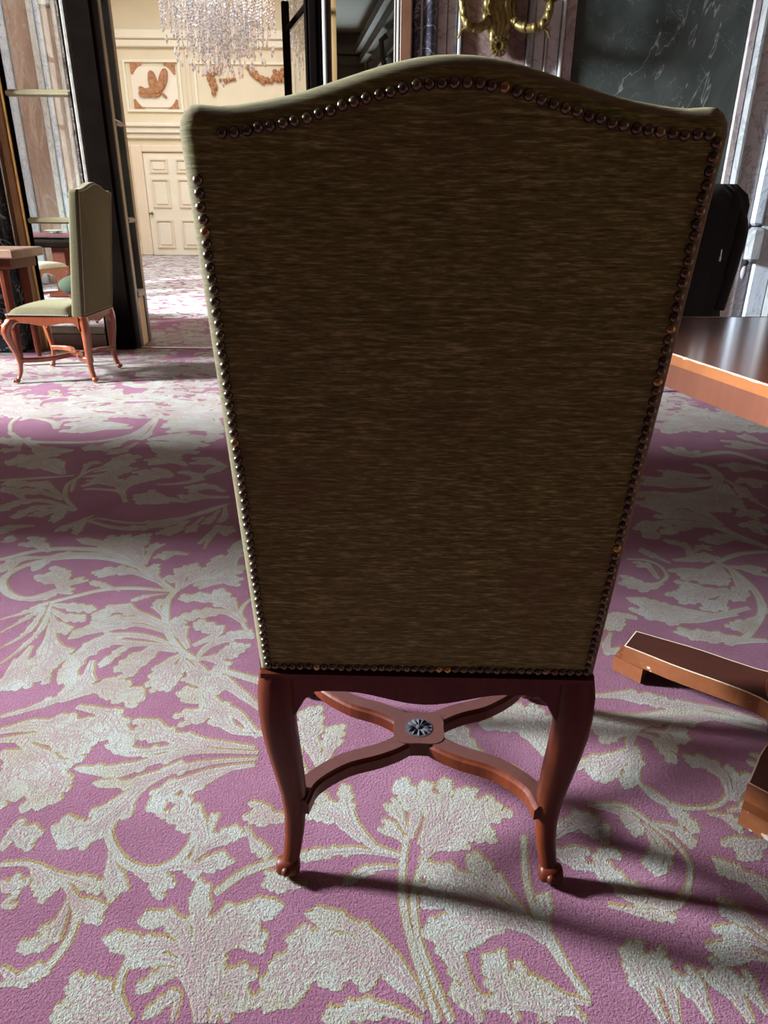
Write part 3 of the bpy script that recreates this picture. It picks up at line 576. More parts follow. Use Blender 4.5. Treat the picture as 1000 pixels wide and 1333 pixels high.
# garland relief
for side in (0,):
    rr = random.Random(9); b = MB()
    def cl(px, py, n, sp, r):
        for k in range(n):
            c = PY(px+rr.uniform(-sp, sp), py+rr.uniform(-sp, sp), YF-.04)
            b.ball(c, r*rr.uniform(.6, 1.2), 6)
    for t in range(14): cl(271+t*.7, 92+t*2.0, 3, 2.8, .05)
    for t in range(8): cl(270+t*2, 92, 3, 2.5, .05)
    for t in range(8): cl(288+t*2.4, 105-t*.2, 2, 1.6, .035)
    for t in range(10): cl(325+t*1.6, 90+t*1.6, 4, 2.6, .05)
    for t in range(10): cl(340+t*3.2, 103+math.sin(t*.7)*2, 3, 2.2, .05)
    for t in range(6): cl(364+rr.uniform(-4, 4), 96+rr.uniform(-5, 9), 4, 2.6, .055)
    b.build('garland_relief', TERRA, wf, True)
# door with six panels and architrave
b = MB(); aw = .26
b.box(dx0-aw, dx0, YF-.10, YF, 0, dz+aw*.6, b=.02); b.box(dx1, dx1+aw, YF-.10, YF, 0, dz+aw*.6, b=.02); b.box(dx0, dx1, YF-.10, YF, dz+.01, dz+aw*.6, b=.02)
b.build('architrave', CREAM_P, wf)
dr = bpy.data.objects.new('door_1', None); C.objects.link(dr); struct(dr, 'cream six panel door in the far hall')
MB().box(dx0+.01, dx1-.01, YF-.05, YF-.005, .01, dz-.005).build('door_slab', CREAM_L, dr)
dw = dx1-dx0
for (za, zb) in ((.17, .80), (1.06, 1.68), (1.80, dz-.12)):
    for k in (0, 1):
        x0 = dx0+.14+k*(dw/2-.03); x1 = x0+dw/2-.22
        f_ = frame(x0, x1, za, zb, .035, .035, CREAM_P, dr, 'panel_frame', YF-.05)
        MB().box(x0+.07, x1-.07, YF-.075, YF-.048, za+.07, zb-.07, b=.012).build('door_panel', CREAM_L, dr)
kn = MB(); kn.ball((dx0+.09, YF-.11, .93), .035, 10); kn.tube([(dx0+.09, YF-.05, .93), (dx0+.09, YF-.1, .93)], .012); kn.ball((dx0+.02, YF-.07, .93), .02, 8); kn.build('door_knob', BRASS, dr, True)
MB().box(-7.4, dx0-aw-.01, YF-.05, YF, 0, .28, b=.01).build('skirting', CREAM_L, wf)
# hall side walls and ceiling with a lantern opening
struct(MB().box(-7.8, -7.5, 6.1, YF+.3, 0, 5.9).build('wall_hall_left', CREAM))
wl2 = struct(MB().box(fx(152)-.25, fx(152), 15.2, YF, 0, 5.9).build('wall_hall_return', CREAM_P))
b = MB()
for z0, z1, d in ((0, .3, .05), (.95, 1.1, .07)): b.box(fx(152), fx(152)+d, 15.2, YF, z0, z1)
b.build('skirting', CREAM_L, wl2)
MB().box(fx(152)+.02, fx(152)+.1, 15.3, 15.75, .05, .98, b=.02).build('pink_panel', PINKCLOTH, wl2)
b = MB(); b.tube([(fx(152)+.02, 15.6, 1.75), (fx(152)+.22, 15.6, 1.85), (fx(152)+.24, 15.6, 1.6)], .02, 6); b.box(fx(152), fx(152)+.03, 15.55, 15.65, 1.6, 1.9); b.build('wall_hook', BLACKIRON, wl2)
pa, pb = Vector((-.50, 6.12)), Vector((PY(400, 60, YF).x, YF))
struct(MB().prism([(pa.x, pa.y), (pa.x+.12, pa.y), (pb.x+.2, pb.y), (pb.x, pb.y)], 0, 5.9).build('wall_hall_right', OAK), 'honey oak panelled wall at right of hall')
b = MB(); b.box(-7.5, -.3, 6.1, 8.4, 5.8, 5.9); b.box(-7.5, -.3, 16, YF, 5.8, 5.9); b.box(-7.5, -6.1, 8.4, 16, 5.8, 5.9); b.box(-1.1, -.3, 8.4, 16, 5.8, 5.9)
b.box(-7.5, -.3, 5.85+.31, 6.3, 3.1, 5.8); struct(b.build('ceiling_hall', CREAM_L))
# threshold strip where two carpets meet
struct(MB().box(wx(151, 247), -.56, 5.86, 5.92, 0, .006).build('trim_10', BROWNWOOD))
# --- marble wall behind the left screen
YM = 11.0
def mx2(x): return PY(x, 260, YM).x
wm = struct(MB().box(-7.5, mx2(113), YM+.03, YM+.3, 0, 4.6).build('wall_side', M_GREY), 'marble pilastered wall behind the left glazed screen')
for x0, x1, m, d in ((-40, 6, M_BLUEW, .02), (6.5, 29, M_GREY, .06), (29, 36, M_GREY, .1), (36.5, 45.5, M_BLUEW, .07), (46, 75, M_ROSE, .02), (75.5, 83, M_GREY, .08), (83.3, 90, M_BLUEW, .06), (90.5, 104, M_ROSE, .03), (104.5, 109, M_GREY, .08), (109.3, 112.8, M_BLUE, .05)):
    zt = 4.6
    if m is M_ROSE and x0 == 90.5: zt = PY(55, 9, YM).z
    slab(mx2(x0), mx2(x1), 0, zt, m, 'marble_panel', d, .012, wm, YM+.03)
slab(mx2(90.5), mx2(104), PY(55, 9, YM).z+.02, 4.6, M_GREY, 'marble_panel', .06, .012, wm, YM+.03)
# --- small side room behind the right glazed panel
sr = MB(); zc = 3.22
sr.box(-1.02, .6, 12.0, 12.2, 0, .7); sr.box(-1.02, -.95, 12, 12.2, .7, 2.5); sr.box(-.4, .6, 12, 12.2, .7, 2.5); sr.box(-1.02, .6, 12, 12.2, 2.5, 3.4)  # end wall with an unseen opening added for the fill lamp
struct(sr.build('wall_passage_end', flat('dark_olive_paint', (.075, .065, .04), .6, 0, .1)))
q0, q1 = PY(476, 62, 12.0), Vector((.98, 6.15, 0))
q1 = Vector((PY(512, 0, 9.5).x, 9.5, 0)); dq = (q1-Vector((q0.x, 12, 0))); q2 = Vector((q0.x, 12, 0))+dq*(5.85/2.5)
DW2 = flat('dark_olive_panelling', (.09, .078, .05), .5, 0, .15)
wp = struct(MB().prism([(q0.x, 12.0), (q2.x, q2.y), (q2.x+.2, q2.y), (q0.x+.2, 12.0)], 0, 3.4).build('wall_passage', DW2))
b = MB()
for zz, d in ((3.12, .16), (3.0, .09), (2.72, .05), (2.52, .03)):
    nrm = Vector((-abs(dq.y), -dq.x, 0)).normalized() if False else Vector((-1, 0, 0))
    b.prism([(q0.x-d, 11.9), (q2.x-d, q2.y), (q2.x, q2.y), (q0.x, 11.9)], zz, zz+(.1 if d > .06 else .03))
    b.box(-1.0, q0.x, 12-d, 12, zz, zz+(.1 if d > .06 else .03))
b.build('cornice', DW2, wp)
b = MB()
for k in range(3):
    y_ = 11.2-k*1.4; p_ = Vector((q0.x, 12, 0))+dq*((12-y_)/2.5)
    b.tube([(p_.x-.02, y_, 2.95), (p_.x-.09, y_, 2.9), (p_.x-.07, y_, 2.72), (p_.x-.03, y_, 2.58), (p_.x-.08, y_, 2.5)], .035, 6)
b.build('carved_bracket', flat('bracket_paint', (.16, .14, .09), .5, 0, .2), wp, True)
struct(MB().prism([(-.36, 6.2), (1.5, 6.2), (1.5, 12.2), (-1.02, 12.2)], 3.4, 3.5).build('ceiling_passage', PLASTER))

# ================================================================== CHAIRS
REC = math.radians(7)
def back_outline(wb=.255, wt=.277, zb=.425, zs=1.172, zc=1.213, N=28):
    """closed outline (u, s) of the back, s measured up the reclined plane"""
    c = math.cos(REC); H = (zs-zb)/c; pts = []
    r = .026
    for k in range(11): t = k/10; pts.append((-wb + 2*wb*t, 0))
    pts = pts[:-1]
    for k in range(15):
        t = k/14; pts.append((wb+(wt-wb)*t, (H-r)*t))
    for a in (22, 45, 68): pts.append((wt-r+r*math.cos(math.radians(a)), H-r+r*math.sin(math.radians(a))))
    for k in range(N+1):
        u = (wt-r)*(1-2*k/N); q = abs(u)/wt
        s = H + (zc-zs)/c*.5*(1+math.cos(PI*min(q/.80, 1))) - .003*math.exp(-((q-.84)/.09)**2)
        pts.append((u, s))
    for a in (112, 135, 158): pts.append((-wt+r+r*math.cos(math.radians(a)), H-r+r*math.sin(math.radians(a))))
    for k in range(14):
        t = 1-k/14; pts.append((-(wb+(wt-wb)*t), (H-r)*t))
    return pts
def offset(pts, d):
    n = len(pts); out = []
    for i in range(n):
        a, b, c = Vector(pts[i-1]), Vector(pts[i]), Vector(pts[(i+1) % n])
        e1 = (b-a).normalized(); e2 = (c-b).normalized()
        n1 = Vector((-e1.y, e1.x)); n2 = Vector((-e2.y, e2.x)); m = (n1+n2)
        m = m/max(.3, m.dot(n1)) if m.length > 1e-6 else n1
        out.append(tuple(b+m*d))
    return out
def b3(u, s, w, zb=.425):
    return (u, -s*math.sin(REC)+w*math.cos(REC), zb+s*math.cos(REC)+w*math.sin(REC)*0)
nm = MB(); nm.rings([[(r*math.cos(2*PI*q/12), -z, r*math.sin(2*PI*q/12)) for q in range(12)][::-1] for r, z in ((.0058, -.001), (.0057, .0012), (.0048, .0034), (.0028, .0048), (.0006, .0052))])
NAILM = nm.mesh('nail_head', NAIL, True, 80)
def leg_mesh(x, yf, sgn, rear, foot=True):
    """cabriole leg: slices (dx outward, dy outward, z, half width)"""
    if rear:
        S_ = [(0.229, .022, .425, .0265), (.231, .018, .39, .0262), (.233, .014, .35, .0245), (.2315, .014, .31, .0235), (.2275, .016, .27, .0225), (.222, .020, .22, .0205), (.217, .024, .17, .0180), (.2155, .025, .12, .0158), (.218, .020, .075, .0142), (.222, .012, .045, .0135), (.227, .003, .02, .013)]
        rs = []
        for (xx, yy, z, hw) in S_:
            hw *= 1.0 if z > .4 else 1.12
            hd = hw*.95; r = hw*.45
            pr = [(-hw, -hd+r), (-hw+r, -hd), (hw-r, -hd), (hw, -hd+r), (hw, hd-r), (hw-r, hd), (-hw+r, hd), (-hw, hd-r)]
            rs.append([(sgn*xx+a, yy+c, z) for a, c in pr])
        m = MB(); m.rings(rs[::-1])
        return m, (sgn*.229, 0.0, .017)
    S_ = [(0.255, 0, .41, .028), (.27, .02, .375, .032), (.278, .032, .335, .029), (.272, .028, .29, .0245), (.262, .015, .24, .021), (.252, .0, .18, .0175), (.247, -.006, .12, .0150), (.250, .0, .07, .0135), (.258, .012, .035, .0125), (.266, .022, .018, .013)]
    rs = []
    for (xx, yy, z, hw) in S_:
        n = 8; rs.append([(sgn*xx+hw*math.cos(2*PI*(q+.5)/n)*1.05, yf+yy+hw*math.sin(2*PI*(q+.5)/n)*1.05, z) for q in range(n)])
    m = MB(); m.rings(rs[::-1]); return m, (sgn*.268, yf+.026, .016)
def serp_rail(L0, L1, zt, z_ends, z_mid, thick, axis, pos, n=24):
    """rail whose lower edge is serpentine"""
    m = MB(); rs = []
    for k in range(n+1):
        t = k/n; a = L0+(L1-L0)*t; q = abs(2*t-1)
        drop = z_ends+(z_mid-z_ends)*(.5+.5*math.cos(PI*min(1, q/.62)))
        if q > .80: drop = z_ends-((q-.80)/.20)**2*.05
        if axis == 'x': rs.append([(a, pos, drop+.004), (a, pos-.0, zt), (a, pos+thick, zt), (a, pos+thick, drop), (a, pos+.006, drop)])
        else: rs.append([(pos, a, drop+.004), (pos, a, zt), (pos+thick, a, zt), (pos+thick, a, drop), (pos+.006, a, drop)])
    m.rings(rs); return m
def cushion(x0, x1, y0, y1, z0, h, n=14, wf=.02):
    m = MB(); vs = []; fs = []
    for j in range(n+1):
        for i in range(n+1):
            u, v = 2*i/n-1, 2*j/n-1
            x = (x0+x1)/2+(x1-x0)/2*u*(1+wf*v); y = y0+(y1-y0)*(v+1)/2
            e = (1-abs(u)**5)*(1-abs(v)**5)
            vs.append((x, y, z0+h*(e**.45)*(.78+.22*(1-u*u)*(1-v*v))))
    o = len(vs)
    for j in range(n):
        for i in range(n): a = j*(n+1)+i; fs.append((a, a+1, a+n+2, a+n+1))
    m.add(vs, fs)
    m.box(x0*(1-wf), x1*(1-wf), y0, y1, z0-.012, z0)
    return m
def make_chair(label, cat, loc, rz, fabric, edge, woodm, top_w, detail=True, group=None, name='upholstered_chair', nails=True, leather=False, wood_label=None):
    t = thing(name, label, cat, loc, rz, group)
    out = back_outline(); T = .085; r = .02
    # rear panel, rounded boxing and front pad
    m = MB(); rings = []
    for a in (90, 65, 40, 15, 0): # rear roll
        an = math.radians(a); ins = r*(1-math.cos(an)); w_ = r*(1-math.sin(an))
        rings.append([b3(u, s, w_) for u, s in offset(out, ins)])
    for w_ in (.045, T-.02): rings.append([b3(u, s, w_*(1-.25*s/.78)) for u, s in out])
    for a in (30, 60, 90):
        an = math.radians(a); ins = r*(1-math.cos(an)); w_ = T-.02+r*math.sin(an)
        rings.append([b3(u, s, w_*(1-.25*s/.78)) for u, s in offset(out, ins)])
    n = len(out); rings = [[p for p in rr_][::-1] for rr_ in rings]
    m.rings(rings, 0, caps=False)
    # face material for side boxing
    for i in range(len(m.f)):
        k = i//n
        if k >= 1: m.mi[i] = 1
    o0 = 0; m.f.append(tuple(range(n-1, -1, -1))); m.mi.append(0)
    # front pad: a second inset ring, puffed
    base = (len(rings)-1)*n
    pr_ = [b3(u, s, (T+.012)*(1-.25*s/.78)) for u, s in offset(out, .05)][::-1]
    o1 = len(m.v); m.v += pr_
    for q in range(n): m.f.append((base+q, base+(q+1) % n, o1+(q+1) % n, o1+q)); m.mi.append(1)
    m.f.append(tuple(range(o1, o1+n))); m.mi.append(1)
    m.build('backrest', [fabric, edge], t, True, angle=50)
    if not detail:
        for k in (0,):
            pp = MB(); L = [b3(u, s, -.001) for u, s in offset(out, .012)]
            pp.tube(L+[L[0]], .0035, 5); pp.build('piping', PIPE if nails else woodm, t)
    # seat
    cushion(-.262, .262, .10, .50, .432, .062).build('seat', [fabric if not leather else TAPESTRY], t, True)
    # rails
    serp_rail(-.205, .205, .424, .388, .366, .03, 'x', .002).build('back_rail', woodm, t, True, angle=40)
    serp_rail(-.235, .235, .424, .385, .345, .035, 'x', .475).build('front_rail', woodm, t, True, angle=40)
    for sg in (-1, 1):
        serp_rail(.04, .485, .424, .385, .368, .03, 'y', .232 if sg > 0 else -.262).build('side_rail', woodm, t, True, angle=40)
    MB().box(-.252, .252, -.004, .03, .418, .4265).build('rail_bead', woodm, t)
    for sg in (-1, 1):
        for rear in (True, False):
            lm, fc = leg_mesh(0, .475, sg, rear)
            l = lm.build('leg', woodm, t, True, angle=50)
            f = MB()
            if rear:
                f.rings([[(fc[0]+x_, fc[1]+r_*math.cos(2*PI*q/16), .0175+r_*math.sin(2*PI*q/16)) for q in range(16)] for x_, r_ in ((-.021, .004), (-.0195, .012), (-.015, .0162), (0, .0175), (.015, .0162), (.0195, .012), (.021, .004))])
                f.ball((fc[0]+(-.002), fc[1]-.0145, .019), .0085, 10)
            else:
                f.ball(fc, .021, 10, (1, 1, .8)); f.ball((fc[0]+sg*.012, fc[1]+.012, fc[2]), .012, 8)
            f.build('scroll_foot', woodm, l, True, angle=60)
            if not rear and detail is False:
                cv = MB(); rr = random.Random(3)
                for k in range(16):
                    a = k/15; cv.ball((sg*(.278-.03*a)+rr.uniform(-.012, .012), .475+.045-.03*a+rr.uniform(-.01, .01), .40-.15*a), .010*(1-.4*a), 6)
                cv.build('carving', woodm, l, True)
    # crossed stretcher in two mirrored C-curves
    def arm(sx_, sy_):
        P = [(sx_*.207, .012), (sx_*.192, .062), (sx_*.140, .110), (sx_*.080, .136), (sx_*.040, .160), (sx_*.004, .195)]
        if sy_ < 0: P = [(x_, .394-y_) for x_, y_ in P]
        if sy_ < 0: P[0] = (sx_*.235, .465); P[1] = (sx_*.208, .350); 
        Q = cat_rom([Vector((*p, 0)) for p in P], 5); m = MB(); rs = []
        for i, p in enumerate(Q):
            d = (Q[min(i+1, len(Q)-1)]-Q[max(0, i-1)]).normalized(); nn = Vector((-d.y, d.x, 0))
            h = .0175+.004*i/len(Q); c_ = .004
            z0, z1 = .130, .158
            rs.append([tuple(p+nn*a+Vector((0, 0, z))) for a, z in ((-h, z0), (h, z0), (h, z1-c_-.003), (h-c_, z1-c_), (h-c_-.002, z1), (-h+c_+.002, z1), (-h+c_, z1-c_), (-h, z1-c_-.003))])
        m.rings(rs)
        for i in range(len(m.f)-2):
            if i % 8 in (4,): m.mi[i] = 1
        return m
    for sx_ in (-1, 1):
        for sy_ in (1, -1): arm(sx_, sy_).build('stretcher_arm', [woodm, top_w], t, False)
    hub = MB(); pts = []
    for k in range(32):
        a = 2*PI*k/32; rr_ = .050*(1+.10*math.cos(4*a+PI)); pts.append((rr_*math.cos(a)*1.05, .197+rr_*math.sin(a)*.95))
    hub.prism(pts, .129, .1592, 1, 0); hub.build('stretcher_hub', [woodm, top_w], t)
    ro_ = MB()
    if detail:
        for k in range(12):
            a = 2*PI*k/12; ca, sa = math.cos(a), math.sin(a)
            rs = []
            for q, (rad, wd, z) in enumerate(((.006, .002, .1600), (.012, .0045, .1635), (.019, .0058, .1640), (.0245, .0030, .1600))):
                rs.append([(rad*ca-(-wd)*sa, .197+rad*sa+(-wd)*ca, .1585), (rad*ca, .197+rad*sa, z), (rad*ca-wd*sa, .197+rad*sa+wd*ca, .1585)])
            ro_.rings(rs)
        ro_.ball((0, .197, .161), .0055, 10, (1, 1, .7))
        ro_.lathe([(.0262, .1585), (.0262, .1600)], (0, .197, 0), 28)
    else: ro_.lathe([(.024, .158), (.018, .165), (.004, .167)], (0, .197, 0), 14)
    ro_.build('carved_rosette', ROSETTE if detail else woodm, t, True, angle=30)['label'] = 'dark carved rosette at the crossing'
    # nails
    if detail:
        path = [(x_, y_-.010*min(1, max(0, (y_-.68)/.04))) for x_, y_ in offset(out, .0155)]; n = len(path)
        P = [Vector(p) for p in path]+[Vector(path[0])]
        cum = [0]
        for a, c in zip(P[:-1], P[1:]): cum.append(cum[-1]+(c-a).length)
        N = int(cum[-1]/.0123); k = 0; rr = random.Random(2)
        for i in range(N):
            dd = i*cum[-1]/N
            while cum[k+1] < dd: k += 1
            q = P[k].lerp(P[k+1], (dd-cum[k])/(cum[k+1]-cum[k]))
            if (q.x < -.236 and q.y > .685): continue
            u, s = q.x+rr.uniform(-.0008, .0008), q.y+rr.uniform(-.0008, .0008)
            link('nail_head', NAILM, t, b3(u, s, .0002), (-REC, 0, rr.uniform(-.1, .1)))
    elif nails:
        nb = MB()
        for k in range(34):
            for sg in (-1, 1): nb.ball((sg*.264, .10+k*.0118, .436), .0042, 5)
        for k in range(40): nb.ball((-.25+k*.0128, .502, .436), .0042, 5)
        o = nb.build('nail_trim', STEEL, t); o['kind'] = 'stuff'
    return t
main = make_chair('tall olive green upholstered chair in the foreground, seen from behind, edged with bronze nails', 'chair',
                  (.0665, .876, 0.0045), math.radians(-1.2), OLIVE, OLIVE_EDGE, MAHO, MAHO_TOP, True)
side = make_chair('pale olive upholstered chair seen side-on at left, before the glazed screen', 'chair',
                  (-1.925, 4.845, .004), math.radians(90), OLIVE2, OLIVE2, MAHO_L, MAHO_L, False)
# chairs beyond the glass
make_chair('brown leather backed chair with patterned seat behind the left glass', 'chair', (-4.25, 8.5, .003), math.radians(-105), BROWNLEATHER, BROWNLEATHER, MAHO_L, MAHO_L, False, nails=False, leather=True, name='dining_chair')
make_chair('dark leather backed chair behind the left glass, right of the brown one', 'chair', (-3.95, 10.4, .003), math.radians(180), DARKLEATHER, DARKLEATHER, MAHO_L, MAHO_L, False, nails=False, name='dining_chair')
# ================================================================== TABLES
# table at right
t = thing('dining_table', 'polished mahogany table with chipped orange edge at the right', 'table', (.98, 1.23, 0))
Lp = [(.582, 2.43), (.734, 1.736), (.796, 1.444), (1.125, -.10), (3.0, -.10), (3.0, 2.56)]
Lp = [(x-.98, y-1.23) for x, y in Lp][::-1]
def inset(P, d):
    a = [Vector(p) for p in P]; return offset(P, d) if sum(a[i-1].x*a[i].y-a[i].x*a[i-1].y for i in range(len(a))) > 0 else offset(P, -d)
Lpp = Lp if sum(Lp[i-1][0]*Lp[i][1]-Lp[i][0]*Lp[i-1][1] for i in range(len(Lp))) > 0 else Lp[::-1]
MB().prism(Lpp, .7235, .75, 0, 1).build('table_top', [TABLEWOOD, TABLEEDGE], t)
MB().prism(offset(Lpp, .004), .664, .723).build('apron', TABLEAPRON, t)
# chipped pale arris along the edge, irregular
rr = random.Random(11); b = MB(); n = len(Lpp)
for i in range(n):
    a, c = Vector(Lpp[i]), Vector(Lpp[(i+1) % n]); L = (c-a).length; k = int(L/.02)
    rs = []
    for q in range(k+1):
        p = a.lerp(c, q/k); h = .0022+abs(rr.gauss(0, .0012)); e = (c-a).normalized(); nn = Vector((-e.y, e.x))
        o_ = p-nn*.0006; i_ = p+nn*h
        rs.append([(o_.x, o_.y, .7505-h), (o_.x, o_.y, .7508), (i_.x, i_.y, .7508)])
    b.rings(rs)
b.build('worn_arris', WORN, t)
# pedestal: platform with four concave sides
tips = [(.625, 1.50), (.722, .985), (1.34, .95), (1.33, 1.52)]
cen = Vector((.98, 1.23)); pts = []
for i in range(4):
    a, c = Vector(tips[i]), Vector(tips[(i+1) % 4]); da = (a-cen).normalized(); dc = (c-cen).normalized()
    na = Vector((-da.y, da.x)); nc = Vector((-dc.y, dc.x))
    if i == 0: sgn_ = 1 if na.dot(c-a) > 0 else -1
    p0 = a+na*sgn_*.042; p3 = c-nc*sgn_*.042; mid = (a+c)/2*.40+cen*.60
    Q = cat_rom([Vector((*p0, 0)), Vector((*(p0.lerp(mid, .36)+(p0-cen)*.03-((a+c)/2-cen)*.02), 0)), Vector((*mid, 0)), Vector((*(p3.lerp(mid, .36)+(p3-cen)*.03-((a+c)/2-cen)*.02), 0)), Vector((*p3, 0))], 5)
    pts += [(q.x-.98, q.y-1.23) for q in Q]
ar = sum(pts[i-1][0]*pts[i][1]-pts[i][0]*pts[i-1][1] for i in range(len(pts)))
if ar < 0: pts = pts[::-1]
MB().prism(pts, .046, .088, 0, 1).build('pedestal_base', [PEDTOP, PEDSIDE], t)
b = MB(); n = len(pts); inn = offset(pts, .0028)
rs = []
for i in range(n+1):
    p, q = pts[i % n], inn[i % n]; rs.append([(p[0], p[1], .0865), (p[0], p[1], .0888), (q[0], q[1], .0888)])
b.rings(rs, caps=False); b.build('worn_arris', WORN, t)
for tp in tips:
    a = Vector(tp); d = (a-cen).normalized(); nn = Vector((-d.y, d.x))
    q = [a+d*.022+nn*.036-cen, a+d*.022-nn*.036-cen, a-d*.055-nn*.05-cen, a-d*.055+nn*.05-cen]
    ar = sum(q[i-1].x*q[i].y-q[i].x*q[i-1].y for i in range(4))
    if ar < 0: q = q[::-1]
    MB().prism([(v.x, v.y) for v in q], .005, .045).build('foot_block', [PEDSIDE], t)
MB().lathe([(.125, .088), (.135, .10), (.13, .125), (.10, .14), (.085, .17), (.075, .24), (.095, .36), (.085, .48), (.06, .56), (.09, .62), (.16, .655), (.16, .664)], (0, 0, 0), 28).build('pedestal_column', MAHO_L, t, True)
# table corner at far left
tc = thing('side_table', 'wooden table corner at the left picture edge, beside black column', 'table', (-3.3, 5.1, 0))
z_ = .775; xe = PZ(42, 322, z_+.03).x+3.3
b = MB(); b.box(-.65, xe, -.05, .42, z_-.03, z_+.03, b=.008); b.build('table_top', wood('pale_brown_wood', (.22, .12, .075), (.34, .20, .13), .4, (3, 20, 20), .3), tc)
MB().box(-.60, xe-.05, .0, .38, z_-.10, z_-.031).build('apron', MAHO, tc)
for x_ in (-.58, xe-.13): 
    for y_ in (.03, .32): MB().lathe([(.015, .005), (.022, .05), (.03, .4), (.035, .66)], (x_, y_+.01, .01), 10).build('leg', MAHO, tc, True)
# long dark table beyond the glass
tb = thing('long_table', 'dark polished long table behind the left glazed screen', 'table', (-4.7, 9.55, 0))
MB().box(-1.6, .95, -.30, .30, .72, .775, b=.015).build('table_top', wood('plum_wood', (.10, .04, .045), (.16, .07, .07), .15, (3, 20, 20), 1), tb)
MB().box(-1.5, .85, -.24, .24, .60, .718, b=.01).build('apron', DARKWOOD, tb)
for x_ in (-1.2, .45): MB().box(x_, x_+.17, -.1, .1, .06, .6, b=.01).build('pedestal', MAHO, tb); MB().box(x_-.05, x_+.22, -.25, .25, .005, .06, b=.01).build('pedestal_foot', MAHO, tb)
st_ = thing('footstool', 'dark green rounded stool behind the glass and side-on chair', 'stool', (-3.0, 7.3, 0))
b = MB(); b.ball((0, 0, .36), .25, 20, (1, 1, .42)); b.build('seat', DKGREEN, st_, True)
for k in range(4): a = PI/4+k*PI/2; MB().lathe([(.012, .004), (.02, .12), (.018, .3)], (.15*math.cos(a), .15*math.sin(a), 0), 8).build('leg', MAHO, st_)
# plate-like green dish on the long table
ds = MB(); ds.lathe([(.05, 0), (.06, .012), (.11, .028), (.105, .03), (.05, .012)], (-4.1+0, 9.3, .7755), 20); tag(ds.build('dish', flat('pale_green_glaze', (.45, .62, .48), .25, 0, .05), None, True), 'pale green dish on the dark long table behind the glass', 'dish')
# ================================================================== CHAIR WITH BLACK COAT, at right beyond the table
cc = make_chair('dark chair behind the right table, mostly hidden under a black coat', 'chair', (1.80, 4.50, .004), math.radians(12), DARKLEATHER, DARKLEATHER, MAHO, MAHO, False, nails=False, name='dining_chair')
coat = thing('coat', 'black coat draped over the chair behind the right table', 'coat', (1.80, 4.50, 0), math.radians(12))
n = 40; b = MB(); rs = []
rr = random.Random(5)
for j in range(15):
    z = .46+.765*(j/14); s = (z-.425)/math.cos(REC); top = max(0, (z-1.10)/.14)
    hw = .318*(1-.08*top-.36*top**3) - .016*math.sin(j*1.3)*(j < 9); hd = .105*(1-.75*top**2)
    rs.append([(hw*math.copysign(abs(math.cos(2*PI*q/n))**.6, math.cos(2*PI*q/n))+.008*math.sin(q*1.9+j*.2), -s*math.sin(REC)+.035+hd*math.copysign(abs(math.sin(2*PI*q/n))**.8, math.sin(2*PI*q/n))+.010*math.sin(q*2.6), z) for q in range(n)])
b.rings(rs); b.build('coat_body', BLACKCLOTH, coat, True, angle=70)
for sg in (-1, 1):
    Qs = cat_rom([(sg*.225, -.09, 1.10), (sg*.27, -.09, .98), (sg*.272, -.07, .80), (sg*.262, -.05, .52)], 5); b = MB(); b.tube(Qs, [.03+.022*math.sin(PI*min(1, .15+i/len(Qs)*.8)) for i in range(len(Qs))], 14); b.build('sleeve', BLACKCLOTH, coat, True)
b = MB(); b.box(.135, .142, -.150, -.142, .835, .875); b.box(.133, .144, -.150, -.141, .81, .838); b.build('zip_pull', STEEL, coat)
bt = thing('plastic_clip', 'small clear plastic toggle at the right edge of the black coat', 'toggle', (PY(962, 352, 4.3).x+.03, 4.3, PY(959, 362, 4.3).z))
b = MB(); b.ball((0, 0, .03), .022, 12, (.8, .6, 1.7)); b.build('shell', PLASTIC, bt, True); bb_ = MB(); bb_.ball((0, 0, .085), .017, 10); bb_.build('cap', BLACKCLOTH, bt, True)
# ================================================================== SCONCE
sc = thing('wall_sconce', 'ornate old brass candle sconce on the brown marble panel', 'sconce', (PY(650, 30, YW-.0).x, YW+.03, 0))
sx = sc.location.x; sy = sc.location.y
def sp(x, y, d=.0):
    p = PY(x, y, YW-.03-d); return (p.x-sx, p.y-sy, p.z)
b = MB()
P = [sp(628, -60), (sp(640, -20)), sp(640, 10), sp(641, 30), sp(646, 50), sp(650, 66)]
b.prism_xz([(sp(x, y)[0], sp(x, y)[2]) for x, y in ((650, 70), (643, 62), (640, 48), (632, 34), (628, 10), (636, -20), (640, -70), (662, -70), (668, -20), (674, 10), (668, 34), (662, 48), (659, 62))], -.05, -.018)
rr = random.Random(8)
for k in range(90):
    y_ = rr.uniform(-60, 66); hw = 18 if y_ < 36 else 18-(y_-36)*.45
    b.ball(sp(650+rr.uniform(-hw, hw), y_, .02), rr.uniform(.014, .03), 7, (1, .8, 1.5))
for x_ in (641, 648, 655, 662): b.tube([sp(x_, -20, .05), sp(x_-2, 10, .08), sp(x_+2, 30, .06), sp(x_*.5+325, 46, .03)], [.02, .028, .024, .012], 8)
b.build('backplate', BRASS, sc, True, angle=60)
